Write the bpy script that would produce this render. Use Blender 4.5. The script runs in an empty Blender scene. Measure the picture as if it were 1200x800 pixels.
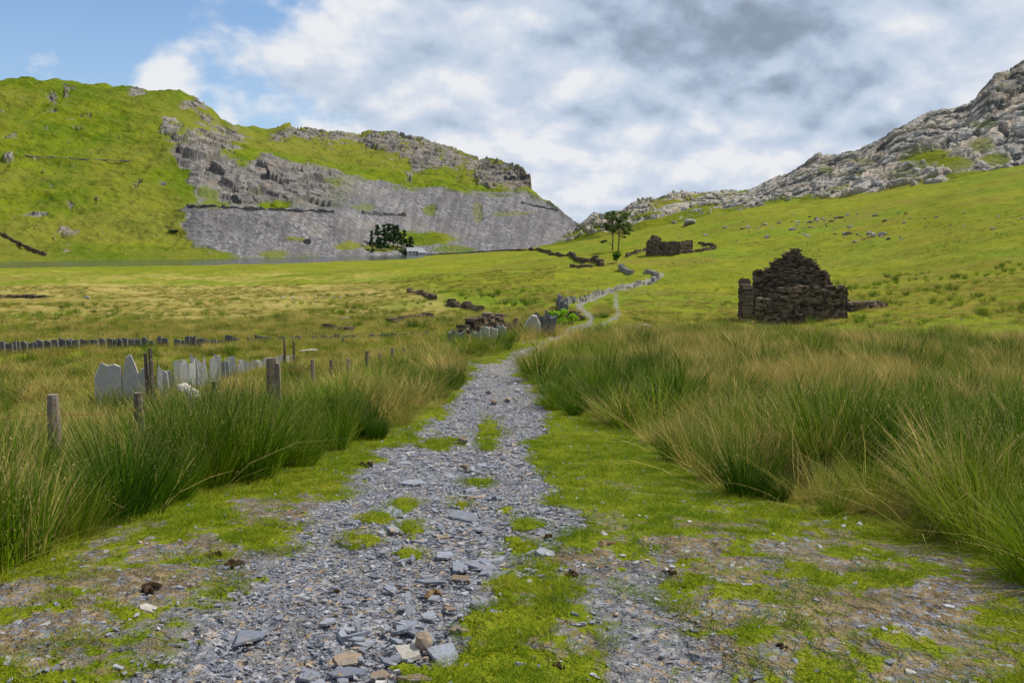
import bpy, bmesh, math, random, time
import numpy as np
from mathutils import Vector, Matrix
T0 = time.time()
rng = np.random.default_rng(7)
random.seed(7)
C = bpy.context.scene.collection
scene = bpy.context.scene
PI = math.pi

# ------------------------------------------------------------------ camera
W, H, F, HOR = 1200., 800., 1039., 272.
PITCH = math.atan((H/2-HOR)/F)
cp, sp = math.cos(PITCH), math.sin(PITCH)
cam_d = bpy.data.cameras.new('camera'); cam = bpy.data.objects.new('camera', cam_d); C.objects.link(cam)
cam_d.sensor_width = 36; cam_d.lens = 36*F/W; cam_d.clip_end = 20000; cam_d.clip_start = .05
cam.location = (0, 0, 0); cam.rotation_euler = (PI/2-PITCH, 0, 0)
scene.camera = cam

def ray(u, v):
    a, b = (np.asarray(u, float)-W/2)/F, (H/2-np.asarray(v, float))/F
    return a, cp+b*sp, -sp+b*cp            # x, y, z of the pixel's ray
def z_at(u, v, r):                          # height of that ray at horizontal distance r
    x, y, z = ray(u, v); return z/np.hypot(x, y)*r
def P(u, v, r):
    x, y, z = ray(u, v); k = r/np.hypot(x, y); return Vector((float(x*k), float(y*k), float(z*k)))
def proj(x, y, z):
    d = y*cp - z*sp; d = np.where(d < .05, .05, d)
    return W/2+F*x/d, H/2-F*(z*cp+y*sp)/d
def az_of(u): return np.arctan((np.asarray(u, float)-W/2)/F)

# ------------------------------------------------------------------ noise
_perm = np.random.default_rng(3).permutation(1024)
def _h(ix, iy, iz=0):
    return _perm[(_perm[(_perm[np.asarray(ix) & 1023]+iy) & 1023]+iz) & 1023]
def vnoise(x, y, seed=0):
    ix, iy = np.floor(x).astype(int), np.floor(y).astype(int)
    fx, fy = x-ix, y-iy
    sx, sy = fx*fx*fx*(fx*(fx*6-15)+10), fy*fy*fy*(fy*(fy*6-15)+10)
    def g(a, b):
        h = _h(ix+a, iy+b, seed)*(2*PI/1024)
        return np.cos(h)*(fx-a)+np.sin(h)*(fy-b)
    n0 = g(0, 0)*(1-sx)+g(1, 0)*sx; n1 = g(0, 1)*(1-sx)+g(1, 1)*sx
    return (n0*(1-sy)+n1*sy)*1.5
def fbm(x, y, s, o=4, seed=0, gain=.5):
    x, y = x/s, y/s; t = 0; a = 1; n = 0
    for i in range(o):
        t = t+a*vnoise(x+17.3*i, y-9.1*i, seed+i*7); n += a; a *= gain; x = x*2.03; y = y*2.03
    return t/n*1.6
def cells(x, y, seed=0):                    # random value of nearest cell, F2-F1
    ix, iy = np.floor(x).astype(int), np.floor(y).astype(int)
    f1 = np.full(x.shape, 9.); f2 = np.full(x.shape, 9.); val = np.zeros(x.shape)
    for a in (-1, 0, 1):
        for b in (-1, 0, 1):
            h1 = _h(ix+a, iy+b, seed)/1024.; h2 = _h(ix+a, iy+b, seed+91)/1024.; h3 = _h(ix+a, iy+b, seed+177)/1024.
            d = np.hypot(ix+a+h1-x, iy+b+h2-y)
            m = d < f1
            f2 = np.where(m, f1, np.minimum(f2, d)); val = np.where(m, h3, val); f1 = np.where(m, d, f1)
    return val, f2-f1
def sstep(a, b, x):
    t = np.clip((x-a)/(b-a), 0, 1); return t*t*(3-2*t)
def pchip(xs, ys, x):                       # monotone cubic; ys may be (n, m)
    xs = np.asarray(xs, float); ys = np.asarray(ys, float); x = np.clip(x, xs[0], xs[-1])
    h = np.diff(xs); d = np.diff(ys, axis=0)/(h if ys.ndim == 1 else h[:, None])
    m = np.zeros_like(ys); m[0], m[-1] = d[0], d[-1]
    with np.errstate(divide='ignore', invalid='ignore'):
        mm = np.where(d[:-1]*d[1:] > 0, 2*d[:-1]*d[1:]/(d[:-1]+d[1:]), 0)
    m[1:-1] = np.nan_to_num(mm)
    i = np.clip(np.searchsorted(xs, x)-1, 0, len(xs)-2); hh = h[i]; t = (x-xs[i])/hh
    if ys.ndim == 2: hh, t = hh[:, None], t[:, None]
    return (2*t**3-3*t**2+1)*ys[i]+(t**3-2*t**2+t)*hh*m[i]+(-2*t**3+3*t**2)*ys[i+1]+(t**3-t**2)*hh*m[i+1]
def in_poly(px, py, poly):                  # signed distance in the polygon's units, + inside
    px = np.asarray(px, float); py = np.asarray(py, float)
    ins = np.zeros(px.shape, bool); dmin = np.full(px.shape, 1e9); n = len(poly)
    for i in range(n):
        (x0, y0), (x1, y1) = poly[i], poly[(i+1) % n]
        if y0 != y1:
            ins ^= ((y0 > py) != (y1 > py)) & (px < (x1-x0)*(py-y0)/(y1-y0)+x0)
        dx, dy = x1-x0, y1-y0; L = dx*dx+dy*dy+1e-9
        t = np.clip(((px-x0)*dx+(py-y0)*dy)/L, 0, 1)
        dmin = np.minimum(dmin, np.hypot(px-x0-t*dx, py-y0-t*dy))
    return np.where(ins, dmin, -dmin)
def line_d(px, py, pts):
    dmin = np.full(np.shape(px), 1e9)
    for (x0, y0), (x1, y1) in zip(pts[:-1], pts[1:]):
        dx, dy = x1-x0, y1-y0; L = dx*dx+dy*dy+1e-9
        t = np.clip(((px-x0)*dx+(py-y0)*dy)/L, 0, 1)
        dmin = np.minimum(dmin, np.hypot(px-x0-t*dx, py-y0-t*dy))
    return dmin

# ------------------------------------------------------------------ ground height
U = [-900, 0, 200, 400, 500, 600, 700, 800, 900, 1000, 1200, 1500, 2200]
R_ = [30, 40, 55, 80, 130, 200, 300, 420, 460, 520, 600, 700, 1500]
Zt = np.array([
 [-4.4,-4.4,-4.4,-4.3,-4.1,-3.75,-3.7,-3.7,-3.75,-3.8,-3.9,-3.8,-3.5],
 [-4.65,-4.65,-4.65,-4.65,-4.65,-4.5,-4.3,-4.35,-4.5,-4.55,-4.4,-4.0,-3.0],
 [-5.4,-5.4,-5.4,-5.4,-5.5,-5.3,-5.0,-5.3,-5.5,-5.2,-4.6,-3.5,-1.0],
 [-7,-7,-7,-6.9,-6.8,-6.4,-5.9,-6.0,-6.2,-5.8,-4.4,-2,2],
 [-9,-9,-9,-8.7,-8.4,-8,-7.2,-6.7,-6.5,-5.5,-2,3,8],
 [-11,-11,-11,-10.6,-10,-8.9,-6.6,-5.0,-3.4,-1.0,4.3,10,18],
 [-13,-13,-13,-12.6,-11.8,-9.3,-5.8,-1.1,3.5,7.8,17.3,26,38],
 [-14.9,-14.9,-14.9,-14.4,-13.6,-10.1,-3.2,5.7,13,18,31,42,55],
 [-16,-16,-16,-15.0,-14.2,-10.6,-3,6,13,18,31,42,55],
 [-18,-18,-18,-16.2,-14.9,-11.3,-3,5,12,16,28,40,50],
 [-20,-20,-20,-18.2,-15.6,-12.3,-6,0,6,10,20,30,40],
 [-22,-22,-22,-20,-18,-14,-10,-6,0,4,10,20,30],
 [-30,-30,-30,-30,-30,-25,-22,-20,-20,-20,-20,-20,-20]], float)
S_ = Zt/np.array(R_)[:, None]
_azd = np.linspace(az_of(-900), az_of(2200), 400)
Sd = np.stack([pchip(az_of(U), S_[i], _azd) for i in range(len(R_))])    # rings x az
_lr = np.linspace(math.log(30), math.log(1500), 300)
SG = pchip(np.log(R_), Sd, _lr)                                       # 300 x 400
def far_z(az, r):
    a = np.clip((az-_azd[0])/(_azd[-1]-_azd[0])*399, 0, 398.999); b = np.clip((np.log(r)-_lr[0])/(_lr[-1]-_lr[0])*299, 0, 298.999)
    ia, ib = a.astype(int), b.astype(int); fa, fb = a-ia, b-ib
    s = (SG[ib, ia]*(1-fa)+SG[ib, ia+1]*fa)*(1-fb)+(SG[ib+1, ia]*(1-fa)+SG[ib+1, ia+1]*fa)*fb
    return s*r
CY = [-60, -5, 2, 3.3, 5, 8, 13, 20, 30, 45, 60]; CZ = [1.0, -1.35, -1.6, -1.68, -1.85, -2.25, -2.85, -3.3, -3.72, -4.5, -5.3]
def zground(x, y):
    x = np.asarray(x, float); y = np.asarray(y, float)
    r = np.hypot(x, y)+1e-6; az = np.arctan2(x, y)
    near = pchip(CY, CZ, y.ravel()).reshape(y.shape) - (.55+.4*sstep(13, 22, r))*sstep(0, 1, (-x-2.4)/4.5) - .1*sstep(2, 6, x)
    far = far_z(np.clip(az, -1.0, 1.0), np.maximum(r, 30))
    k = sstep(17, 33, r)
    z = near*(1-k)+far*k
    z = z + (fbm(x, y, 14, 4, 18)*.55+fbm(x, y, 4, 3, 19)*.12)*sstep(45, 110, r)*(1-sstep(350, 430, r)*(x < 0)) + fbm(x, y, 40, 3, 11)*1.0*sstep(60, 200, r)*(1-.8*sstep(350, 430, r)*(x < 0)) + fbm(x, y, 7, 3, 5)*(.05+.18*sstep(12, 50, r)) + fbm(x, y, 1.6, 3, 9)*.035
    # the worn hollow of the track
    return z
def G(u, v, rmax=600):                      # point where the pixel's ray meets the ground
    dx, dy, dz = ray(u, v); n = math.hypot(dx, dy)
    rs = np.exp(np.linspace(math.log(1.5), math.log(rmax), 3000))
    xs, ys, zs = dx/n*rs, dy/n*rs, dz/n*rs
    below = np.nonzero(zs < zground(xs, ys))[0]
    i = below[0] if len(below) else len(rs)-1
    return Vector((float(xs[i]), float(ys[i]), float(zground(xs[i:i+1], ys[i:i+1])[0])))
def gz(x, y): return float(zground(np.array([x]), np.array([y]))[0])

# ------------------------------------------------------------------ materials
def new_mat(name):
    m = bpy.data.materials.new(name); m.use_nodes = True
    nt = m.node_tree; b = nt.nodes['Principled BSDF']; b.inputs['Specular IOR Level'].default_value = .03
    b.inputs['Roughness'].default_value = .85
    return m, nt, b
class N:
    def __init__(s, nt): s.nt = nt; s.tc = None
    def n(s, t, **k):
        o = s.nt.nodes.new(t)
        for a, b in k.items(): setattr(o, a, b)
        return o
    def l(s, a, b): s.nt.links.new(a, b)
    def val(s, x, sock):
        if isinstance(x, (int, float)): sock.default_value = x
        elif isinstance(x, tuple): sock.default_value = (x+(1,))[:4] if len(sock.default_value) == 4 else x[:3]
        else: s.l(x, sock)
    def math(s, op, a, b=0., c=None, clamp=False):
        o = s.n('ShaderNodeMath', operation=op, use_clamp=clamp); s.val(a, o.inputs[0]); s.val(b, o.inputs[1])
        if c is not None: s.val(c, o.inputs[2])
        return o.outputs[0]
    def noise(s, scale, detail=4, rough=.55, vec=None, out='Fac', dist=0.):
        o = s.n('ShaderNodeTexNoise'); o.inputs['Scale'].default_value = scale; o.inputs['Detail'].default_value = detail
        o.inputs['Roughness'].default_value = rough; o.inputs['Distortion'].default_value = dist
        s.l(vec if vec is not None else s.pos(), o.inputs['Vector']); return o.outputs[out]
    def vor(s, scale, vec=None, feature='F1', out='Distance'):
        o = s.n('ShaderNodeTexVoronoi', feature=feature); o.inputs['Scale'].default_value = scale
        s.l(vec if vec is not None else s.pos(), o.inputs['Vector']); return o.outputs[out]
    def pos(s):
        if s.tc is None: s.tc = s.n('ShaderNodeTexCoord').outputs['Object']
        return s.tc
    def attr(s, name, out='Fac'):
        o = s.n('ShaderNodeAttribute'); o.attribute_name = name; return o.outputs[out]
    def mix(s, f, a, b, bt='MIX'):
        o = s.n('ShaderNodeMix', data_type='RGBA', blend_type=bt); s.val(f, o.inputs[0]); s.val(a, o.inputs[6]); s.val(b, o.inputs[7]); return o.outputs[2]
    def step(s, x, a, b):
        o = s.n('ShaderNodeMapRange', interpolation_type='SMOOTHSTEP'); s.val(x, o.inputs[0]); o.inputs[1].default_value = a; o.inputs[2].default_value = b
        return o.outputs[0]
    def ramp(s, x, stops):
        o = s.n('ShaderNodeValToRGB'); s.l(x, o.inputs[0]); e = o.color_ramp.elements
        while len(e) < len(stops): e.new(.5)
        for q, (p, c) in zip(e, stops): q.position = p; q.color = c+(1,)
        return o.outputs[0]
    def bump(s, h, strength, dist, bsdf, normal=None):
        o = s.n('ShaderNodeBump'); o.inputs['Strength'].default_value = strength; o.inputs['Distance'].default_value = dist
        s.l(h, o.inputs['Height'])
        if normal is not None: s.l(normal, o.inputs['Normal'])
        s.l(o.outputs[0], bsdf.inputs['Normal']); return o.outputs[0]
def stone_mat(name, c1, c2, c3, sc=6, rough=.8, bump=.5):
    m, nt, b = new_mat(name); k = N(nt)
    t = k.attr('tone'); n1 = k.noise(sc, 6, .6); n2 = k.noise(sc*5, 5, .7)
    col = k.mix(k.step(t, 0., 1.), c1, c2)
    col = k.mix(k.step(n1, .45, .75), col, c3)
    col = k.mix(k.math('MULTIPLY', k.step(n2, .4, .7), .45), col, (c1[0]*.5, c1[1]*.5, c1[2]*.5))
    k.l(col, b.inputs['Base Color']); b.inputs['Roughness'].default_value = rough
    k.bump(n2, bump, .03, b); return m

# ground -------------------------------------------------------------
def addf(a, b, c): return KK[0].math('ADD', KK[0].math('ADD', a, b), c)
KK = [None]
def ground_material():
    m, nt, b = new_mat('ground'); k = N(nt); KK[0] = k
    path, lawn, bare, dry, lush, dist = (k.attr(a) for a in ('path', 'lawn', 'bare', 'dry', 'lush', 'dist'))
    nf = k.noise(9, 6, .65); nm = k.noise(1.7, 5, .6); nb = k.noise(.16, 5, .55); nh = k.noise(45, 4, .7)
    # grass
    g = k.mix(k.step(nm, .3, .72), (.105, .14, .005), (.19, .205, .009))
    g = k.mix(k.math('MULTIPLY', k.step(nf, .45, .75), .55), g, (.23, .22, .03))
    g = k.mix(k.math('MULTIPLY', k.step(nh, .35, .65), .5), g, (.05, .10, .006))
    # field: dry tan heads over green
    nd = k.noise(.05, 6, .62); nd2 = k.noise(.45, 5, .7)
    fcol = k.mix(k.step(k.math('ADD', k.math('MULTIPLY', nd2, .6), k.math('MULTIPLY', nd, .4)), .4, .62), (.11, .145, .007), (.20, .205, .014))
    tan = k.mix(k.step(nd2, .35, .65), (.22, .19, .045), (.38, .30, .11))
    dm = k.step(k.math('ADD', k.math('ADD', k.math('MULTIPLY', nd, .5), k.math('MULTIPLY', nd2, .45)), k.math('MULTIPLY', dry, .55)), .68, .88)
    fcol = k.mix(k.math('MULTIPLY', dm, .9), fcol, tan)
    fcol = k.mix(k.math('MULTIPLY', lush, .8), fcol, k.mix(k.step(nd2, .3, .7), (.085, .16, .010), (.16, .225, .016)))
    fcol = k.mix(k.math('MULTIPLY', k.step(k.noise(2.2, 6, .75), .50, .66), .55), fcol, (.25, .215, .05))
    fcol = k.mix(k.math('MULTIPLY', k.step(k.noise(.9, 6, .75), .52, .68), .5), fcol, (.055, .09, .006))
    nr = k.noise(.03, 4, .5)
    fcol = k.mix(k.math('MULTIPLY', k.step(nr, .5, .68), .5), fcol, (.17, .135, .03))
    col = k.mix(dist, g, fcol)
    # earth
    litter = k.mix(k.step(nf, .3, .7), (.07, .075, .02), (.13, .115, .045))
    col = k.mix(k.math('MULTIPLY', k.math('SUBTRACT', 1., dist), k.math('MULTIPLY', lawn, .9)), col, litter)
    earth = k.mix(k.step(nf, .3, .7), (.13, .095, .055), (.25, .195, .105))
    earth = k.mix(k.math('MULTIPLY', k.step(nh, .5, .7), .6), earth, (.10, .085, .07))
    vz = k.vor(34, out='Color'); sep = k.n('ShaderNodeSeparateColor'); k.l(vz, sep.inputs[0])
    ch = sep.outputs[0]
    slate = k.ramp(ch, [(0, (.09, .10, .125)), (.4, (.155, .165, .20)), (.72, (.22, .23, .27)), (.86, (.34, .34, .36)), (.95, (.30, .22, .14))])
    slate = k.mix(k.math('MULTIPLY', k.step(nf, .42, .65), .6), slate, (.16, .14, .11))
    slate = k.mix(dist, slate, k.mix(k.step(nh, .4, .6), (.17, .17, .15), (.29, .28, .24)))
    earth = k.mix(k.step(k.math('ADD', k.math('MULTIPLY', sep.outputs[1], .5), nm), .74, .84), earth, slate)
    earth = k.mix(k.math('MULTIPLY', k.step(k.noise(5, 5, .7), .4, .6), .5), earth, (.085, .07, .05))
    bm = k.step(addf(k.math('MULTIPLY', nf, .7), k.math('MULTIPLY', nm, .5), bare), .95, 1.25)
    pm = k.step(k.math('ADD', k.math('MULTIPLY', k.math('SUBTRACT', nf, .5), 1.2), path), .35, .65)
    col = k.mix(bm, col, earth); col = k.mix(pm, col, slate)
    k.l(col, b.inputs['Base Color']); b.inputs['Roughness'].default_value = .9
    hgt = k.math('ADD', k.math('MULTIPLY', nh, .5), k.math('MULTIPLY', nf, 1.))
    n1 = k.bump(hgt, .8, .03, b)
    n2 = k.bump(k.math('ADD', nd2, k.math('MULTIPLY', k.noise(3, 5, .7), .5)), .9, .5, b, n1)
    n3 = k.bump(k.math('MULTIPLY', ch, pm), .7, .02, b, n2)
    return m

# ------------------------------------------------------------------ tagging and mesh helpers
def tag(o, label=None, cat=None, group=None, kind=None):
    if label: o['label'] = label
    if cat: o['category'] = cat
    if group: o['group'] = group
    if kind: o['kind'] = kind
    return o
def empty(name, loc=(0, 0, 0), rz=0., **k):
    o = bpy.data.objects.new(name, None); C.objects.link(o); o.location = loc; o.rotation_euler = (0, 0, rz); o.empty_display_size = .3
    return tag(o, **k)
def mesh_obj(name, verts, faces, mat, parent=None, attrs=None, smooth=False, link=True):
    me = bpy.data.meshes.new(name)
    verts = np.asarray(verts, np.float32)
    if isinstance(faces, np.ndarray):
        n, q = faces.shape
        me.vertices.add(len(verts)); me.vertices.foreach_set('co', verts.ravel())
        me.loops.add(n*q); me.loops.foreach_set('vertex_index', faces.ravel().astype(np.int32))
        me.polygons.add(n); me.polygons.foreach_set('loop_start', (np.arange(n)*q).astype(np.int32))
        me.update(calc_edges=True)
    else:
        me.from_pydata(verts.tolist(), [], faces); me.update()
    for a, arr in (attrs or {}).items():
        t = me.attributes.new(a, 'FLOAT', 'POINT'); t.data.foreach_set('value', np.asarray(arr, np.float32).ravel())
    if smooth: me.polygons.foreach_set('use_smooth', np.ones(len(me.polygons), bool))
    if mat: me.materials.append(mat)
    o = bpy.data.objects.new(name, me)
    if link: C.objects.link(o)
    if parent: o.parent = parent
    return o
class MB:                                    # collects verts and faces with a tone per piece
    def __init__(s): s.v = []; s.f = []; s.t = []
    def add(s, vs, fs, tone=None):
        n = len(s.v); s.v += [tuple(p) for p in vs]; s.f += [tuple(i+n for i in f) for f in fs]
        s.t += [random.random() if tone is None else tone]*len(vs)
    def stone(s, c, size, ang=0., jit=.12, tilt=(0, 0), tone=None):      # irregular block
        hx, hy, hz = size[0]/2, size[1]/2, size[2]/2
        R = Matrix.Rotation(ang, 3, 'Z') @ Matrix.Rotation(tilt[0], 3, 'X') @ Matrix.Rotation(tilt[1], 3, 'Y')
        vs = []
        for x, y, z in ((-1,-1,-1),(1,-1,-1),(1,1,-1),(-1,1,-1),(-1,-1,1),(1,-1,1),(1,1,1),(-1,1,1)):
            p = Vector((x*hx*(1-random.random()*jit*2), y*hy*(1-random.random()*jit*1.5), z*hz*(1-random.random()*jit*2)))
            vs.append(Vector(c)+R @ p)
        s.add(vs, [(3,2,1,0),(4,5,6,7),(0,1,5,4),(1,2,6,5),(2,3,7,6),(3,0,4,7)], tone)
    def rock(s, c, size, seed=None, tone=None):                         # faceted boulder: cut, noisy icosphere
        rd = random.Random(seed if seed is not None else random.random())
        bm = bmesh.new(); bmesh.ops.create_icosphere(bm, subdivisions=2, radius=1)
        cuts = [(Vector((rd.gauss(0, 1), rd.gauss(0, 1), rd.gauss(0, .7))).normalized(), rd.uniform(.5, .85)) for _ in range(9)]
        a = rd.random()*6
        R = Matrix.Rotation(a, 3, 'Z')
        vs = []
        for v in bm.verts:
            p = v.co.copy()
            for n, d in cuts:
                q = p.dot(n)
                if q > d: p -= n*(q-d)
            p *= 1+rd.uniform(-.05, .05)
            p = Vector((p.x*size[0], p.y*size[1], p.z*size[2])); vs.append(Vector(c)+R @ p)
        fs = [[v.index for v in f.verts] for f in bm.faces]; bm.free(); s.add(vs, fs, tone)
    def slab(s, c, w, h, th, ang=0., top=None, tilt=0., lean=0., tone=None, n=5):   # upright irregular slate in its own plane
        L = [(-.5, 0)]
        prof = top or [random.uniform(.7, 1) for _ in range(n)]
        m = len(prof)
        outline = [(-.5*random.uniform(.85, 1.1), -.25)]+[(-.5+i/(m-1), p) for i, p in enumerate(prof)]+[(.5*random.uniform(.85, 1.1), -.25)]
        R = Matrix.Rotation(ang, 3, 'Z') @ Matrix.Rotation(lean, 3, 'X') @ Matrix.Rotation(tilt, 3, 'Y')
        k = len(outline); vs = []
        for side in (-1, 1):
            for a, b in outline:
                vs.append(Vector(c)+R @ Vector((a*w*(1+.04*side), side*th/2*random.uniform(.8, 1.2), b*h)))
        fs = [tuple(range(k)), tuple(reversed(range(k, 2*k)))]+[(i, k+i, k+(i+1) % k, (i+1) % k) for i in range(k)]
        s.add(vs, fs, tone)
    def tube(s, pts, rad, sides=7, tone=None):
        vs, fs = [], []; pts = [Vector(p) for p in pts]
        for i, p in enumerate(pts):
            d = (pts[min(i+1, len(pts)-1)]-pts[max(i-1, 0)]).normalized()
            a = d.orthogonal().normalized() if abs(d.z) > .9 else d.cross(Vector((0, 0, 1))).normalized(); b = d.cross(a)
            r = rad[i] if isinstance(rad, (list, tuple)) else rad
            for j in range(sides):
                t = 2*PI*j/sides; vs.append(p+(a*math.cos(t)+b*math.sin(t))*r)
        for i in range(len(pts)-1):
            for j in range(sides):
                q = (j+1) % sides; fs.append((i*sides+j, i*sides+q, (i+1)*sides+q, (i+1)*sides+j))
        fs.append(tuple(reversed(range(sides)))); fs.append(tuple(range((len(pts)-1)*sides, len(pts)*sides)))
        s.add(vs, fs, tone)
    def build(s, name, mat, parent=None, loc=None, smooth=False, link=True):
        v = np.array(s.v, float)
        if loc is not None: v = v-np.array(loc)
        o = mesh_obj(name, v, s.f, mat, parent, {'tone': s.t}, smooth, link)
        if loc is not None and parent is None: o.location = loc
        return o

# ------------------------------------------------------------------ ground sheet
PATH = [(-420, 1400), (-60, 900), (70, 800), (190, 745), (250, 700), (330, 640), (395, 580), (440, 535), (480, 508), (520, 485), (540, 455), (553, 430), (590, 417), (612, 406), (640, 399), (655, 398), (632, 409), (612, 420), (612, 440), (628, 455), (642, 480), (622, 520), (640, 565), (672, 590), (682, 630), (640, 650), (590, 665), (572, 700), (540, 760), (500, 800), (440, 900), (430, 1400)]
PATCH = [(640, 660), (690, 645), (775, 640), (800, 680), (840, 740), (880, 800), (1000, 1000), (800, 1400), (700, 900), (700, 760), (690, 700)]
TRACK2 = [(648, 397), (668, 388), (690, 380), (694, 372), (684, 366), (677, 359), (690, 352), (712, 342), (740, 334), (765, 329), (775, 322)]
TRACK3 = [(690, 388), (712, 378), (725, 370), (722, 358), (722, 347)]
PATCH_L = [(-60, 900), (30, 770), (160, 705), (250, 650), (330, 600), (410, 560), (450, 545), (440, 640), (330, 800), (300, 1400), (-200, 1400)]
ISL = [(572, 507, 13, 17), (515, 519, 24, 8), (475, 590, 14, 8), (478, 648, 14, 8), (560, 564, 14, 5), (615, 612, 18, 6), (590, 596, 12, 5), (540, 590, 10, 4), (440, 605, 22, 7), (610, 640, 16, 7), (420, 632, 24, 8), (600, 630, 10, 4), (480, 620, 12, 12), (480, 782, 20, 8)]
BARE = [(950, 720, 330, 110, .6), (180, 690, 300, 70, .55), (1080, 700, 90, 34, 1.), (815, 640, 60, 18, .9), (1020, 660, 60, 14, .7), (250, 655, 130, 30, .9), (110, 690, 140, 34, .75), (90, 745, 160, 40, .65), (330, 600, 60, 20, .8), (720, 660, 70, 26, .9), (880, 790, 120, 40, .55), (700, 610, 60, 16, .5), (960, 765, 80, 20, .6), (760, 570, 60, 14, .45), (380, 655, 60, 16, .6)]
RUSH_R = [(1900, 950), (1200, 668), (1050, 618), (980, 600), (900, 588), (860, 572), (820, 556), (790, 535), (740, 508), (690, 490), (650, 478), (630, 462), (612, 440), (640, 412), (690, 398), (760, 392), (850, 394), (950, 397), (1200, 402), (2600, 405)]
RUSH_L = [(-1200, 1500), (-260, 860), (0, 672), (90, 640), (200, 588), (300, 560), (400, 526), (470, 500), (525, 466), (552, 434), (590, 414), (630, 399), (655, 390), (600, 391), (540, 398), (470, 416), (380, 436), (250, 446), (0, 440), (-1500, 440)]
def masks(x, y, z):
    u, v = proj(x, y, z); r = np.hypot(x, y)
    infront = (y > 1.2)
    u = np.where(infront, u, 300+x*0); v = np.where(infront, v, 1390.)
    s = np.clip((v-272)/250, .12, 3)                    # a pixel's size on the ground, roughly
    wob = fbm(x, y, .9, 6, 21, .75)*30*s
    d1 = in_poly(u, v, PATH)+wob; path = sstep(-8, 10, d1/s)
    d2 = in_poly(u, v, PATCH)+wob; path = np.maximum(path, sstep(-14, 22, d2/s)*.62)
    d4 = in_poly(u, v, PATCH_L)+wob*1.3; path = np.maximum(path, sstep(-20, 40, d4/s)*.64)
    for (a, b, c, d) in ISL:
        q = ((u-a)/c)**2+((v-b)/d)**2+fbm(x, y, .3, 5, 31, .8)*1.9; path = path*(1-(1-sstep(.3, 1.6, q)))
    wob2 = fbm(x, y, 2.2, 4, 22, .7)*2.6
    t2 = line_d(u, v*1.0, TRACK2)+wob2; path = np.maximum(path, (.62+.16*(r > 55))*(1-sstep(2.2, 6, t2*np.where(v < 380, 1.3, .7)))*(v < 400)*(r < 200))
    t3 = line_d(u, v, TRACK3)+wob2; path = np.maximum(path, .55*(1-sstep(1., 6, t3))*(v < 400)*(r < 120))
    bare = np.zeros_like(x)
    for (a, b, c, d, w) in BARE:
        q = ((u-a)/c)**2+((v-b)/d)**2+fbm(x, y, .45, 5, 33, .75)*2.4; bare = np.maximum(bare, w*(1-sstep(.1, 1.7, q)))
    rl = sstep(-10, 14, in_poly(u, v, RUSH_L)/s); rr = sstep(-10, 14, in_poly(u, v, RUSH_R)/s)
    bare = bare*(1-np.maximum(rl, rr))*(r < 30)
    dist = sstep(14, 38, r)
    # dry tan swathe in the left field, lush green streaks elsewhere
    band = lambda b, w: np.exp(-((v-b)/w)**2)
    dry = sstep(620, 420, u)*(band(362, 18)*.9+band(345, 14)*.75+band(322, 9)*.45) + .35*sstep(600, 700, u)*band(400, 22) + .25*band(372, 10)
    dry = dry - .5*sstep(640, 800, u)*(v < 380)
    lush = sstep(.05, .45, fbm(x, y*.55, 24, 3, 44))*.6*(1-sstep(250, 420, r)*.5)
    lush = np.maximum(lush, .8*np.exp(-((v-353)/9)**2-((u-570)/70)**2)); lush = np.maximum(lush, .7*np.exp(-((v-385)/12)**2-((u-1100)/160)**2))
    return dict(path=path, bare=bare, dry=dry, lush=lush, dist=dist, lawn=np.maximum(rl, rr)), u, v
def make_ground():
    a = np.concatenate([np.linspace(-PI, -1.0, 40)[:-1], np.linspace(-1.0, -.62, 60)[:-1], np.linspace(-.62, .62, 760), np.linspace(.62, 1.0, 60)[1:], np.linspace(1.0, PI, 40)[1:]])
    r = np.exp(np.concatenate([np.linspace(math.log(.4), math.log(2.6), 30)[:-1], np.linspace(math.log(2.6), math.log(60), 560)[:-1], np.linspace(math.log(60), math.log(640), 330)[:-1], np.linspace(math.log(640), math.log(6000), 20)]))
    A, R = np.meshgrid(a, r); X = R*np.sin(A); Y = R*np.cos(A); Z = zground(X, Y)
    beyond = sstep(640, 900, R); Z = Z*(1-beyond)+beyond*-30
    mk, u, v = masks(X, Y, Z)
    Z = Z - .03*mk['path']*(R < 40) + mk['path']*fbm(X, Y, .12, 2, 71)*.012*(R < 15)
    tuss = np.maximum(fbm(X, Y, 1.1, 2, 81), 0)*sstep(14, 30, R)*(1-sstep(90, 200, R))*.13
    Z = Z+tuss
    nr, na = A.shape; idx = np.arange(nr*na).reshape(nr, na)
    f = np.stack([idx[:-1, :-1], idx[:-1, 1:], idx[1:, 1:], idx[1:, :-1]], -1).reshape(-1, 4)[:, ::-1]
    o = mesh_obj('ground', np.stack([X, Y, Z], -1).reshape(-1, 3), np.ascontiguousarray(f), ground_material(), None, {k: q for k, q in mk.items()}, True)
    tag(o, kind='structure')
    return o
make_ground()
print('ground', time.time()-T0)

# lake ----------------------------------------------------------------
m, nt, b = new_mat('lake_water'); k = N(nt); b.inputs['Base Color'].default_value = (.035, .05, .05, 1); b.inputs['Roughness'].default_value = .12; b.inputs['Specular IOR Level'].default_value = .5
k.bump(k.noise(.9, 4, .6), .35, .25, b)
LZ = -15.2
pts = [(-700, 300), (-300, 340), (0, 380), (60, 450), (60, 700), (-200, 700), (-700, 600)]
o = mesh_obj('lake', [(x, y, LZ) for x, y in pts], [tuple(range(len(pts)))], m); tag(o, kind='structure')

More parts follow.
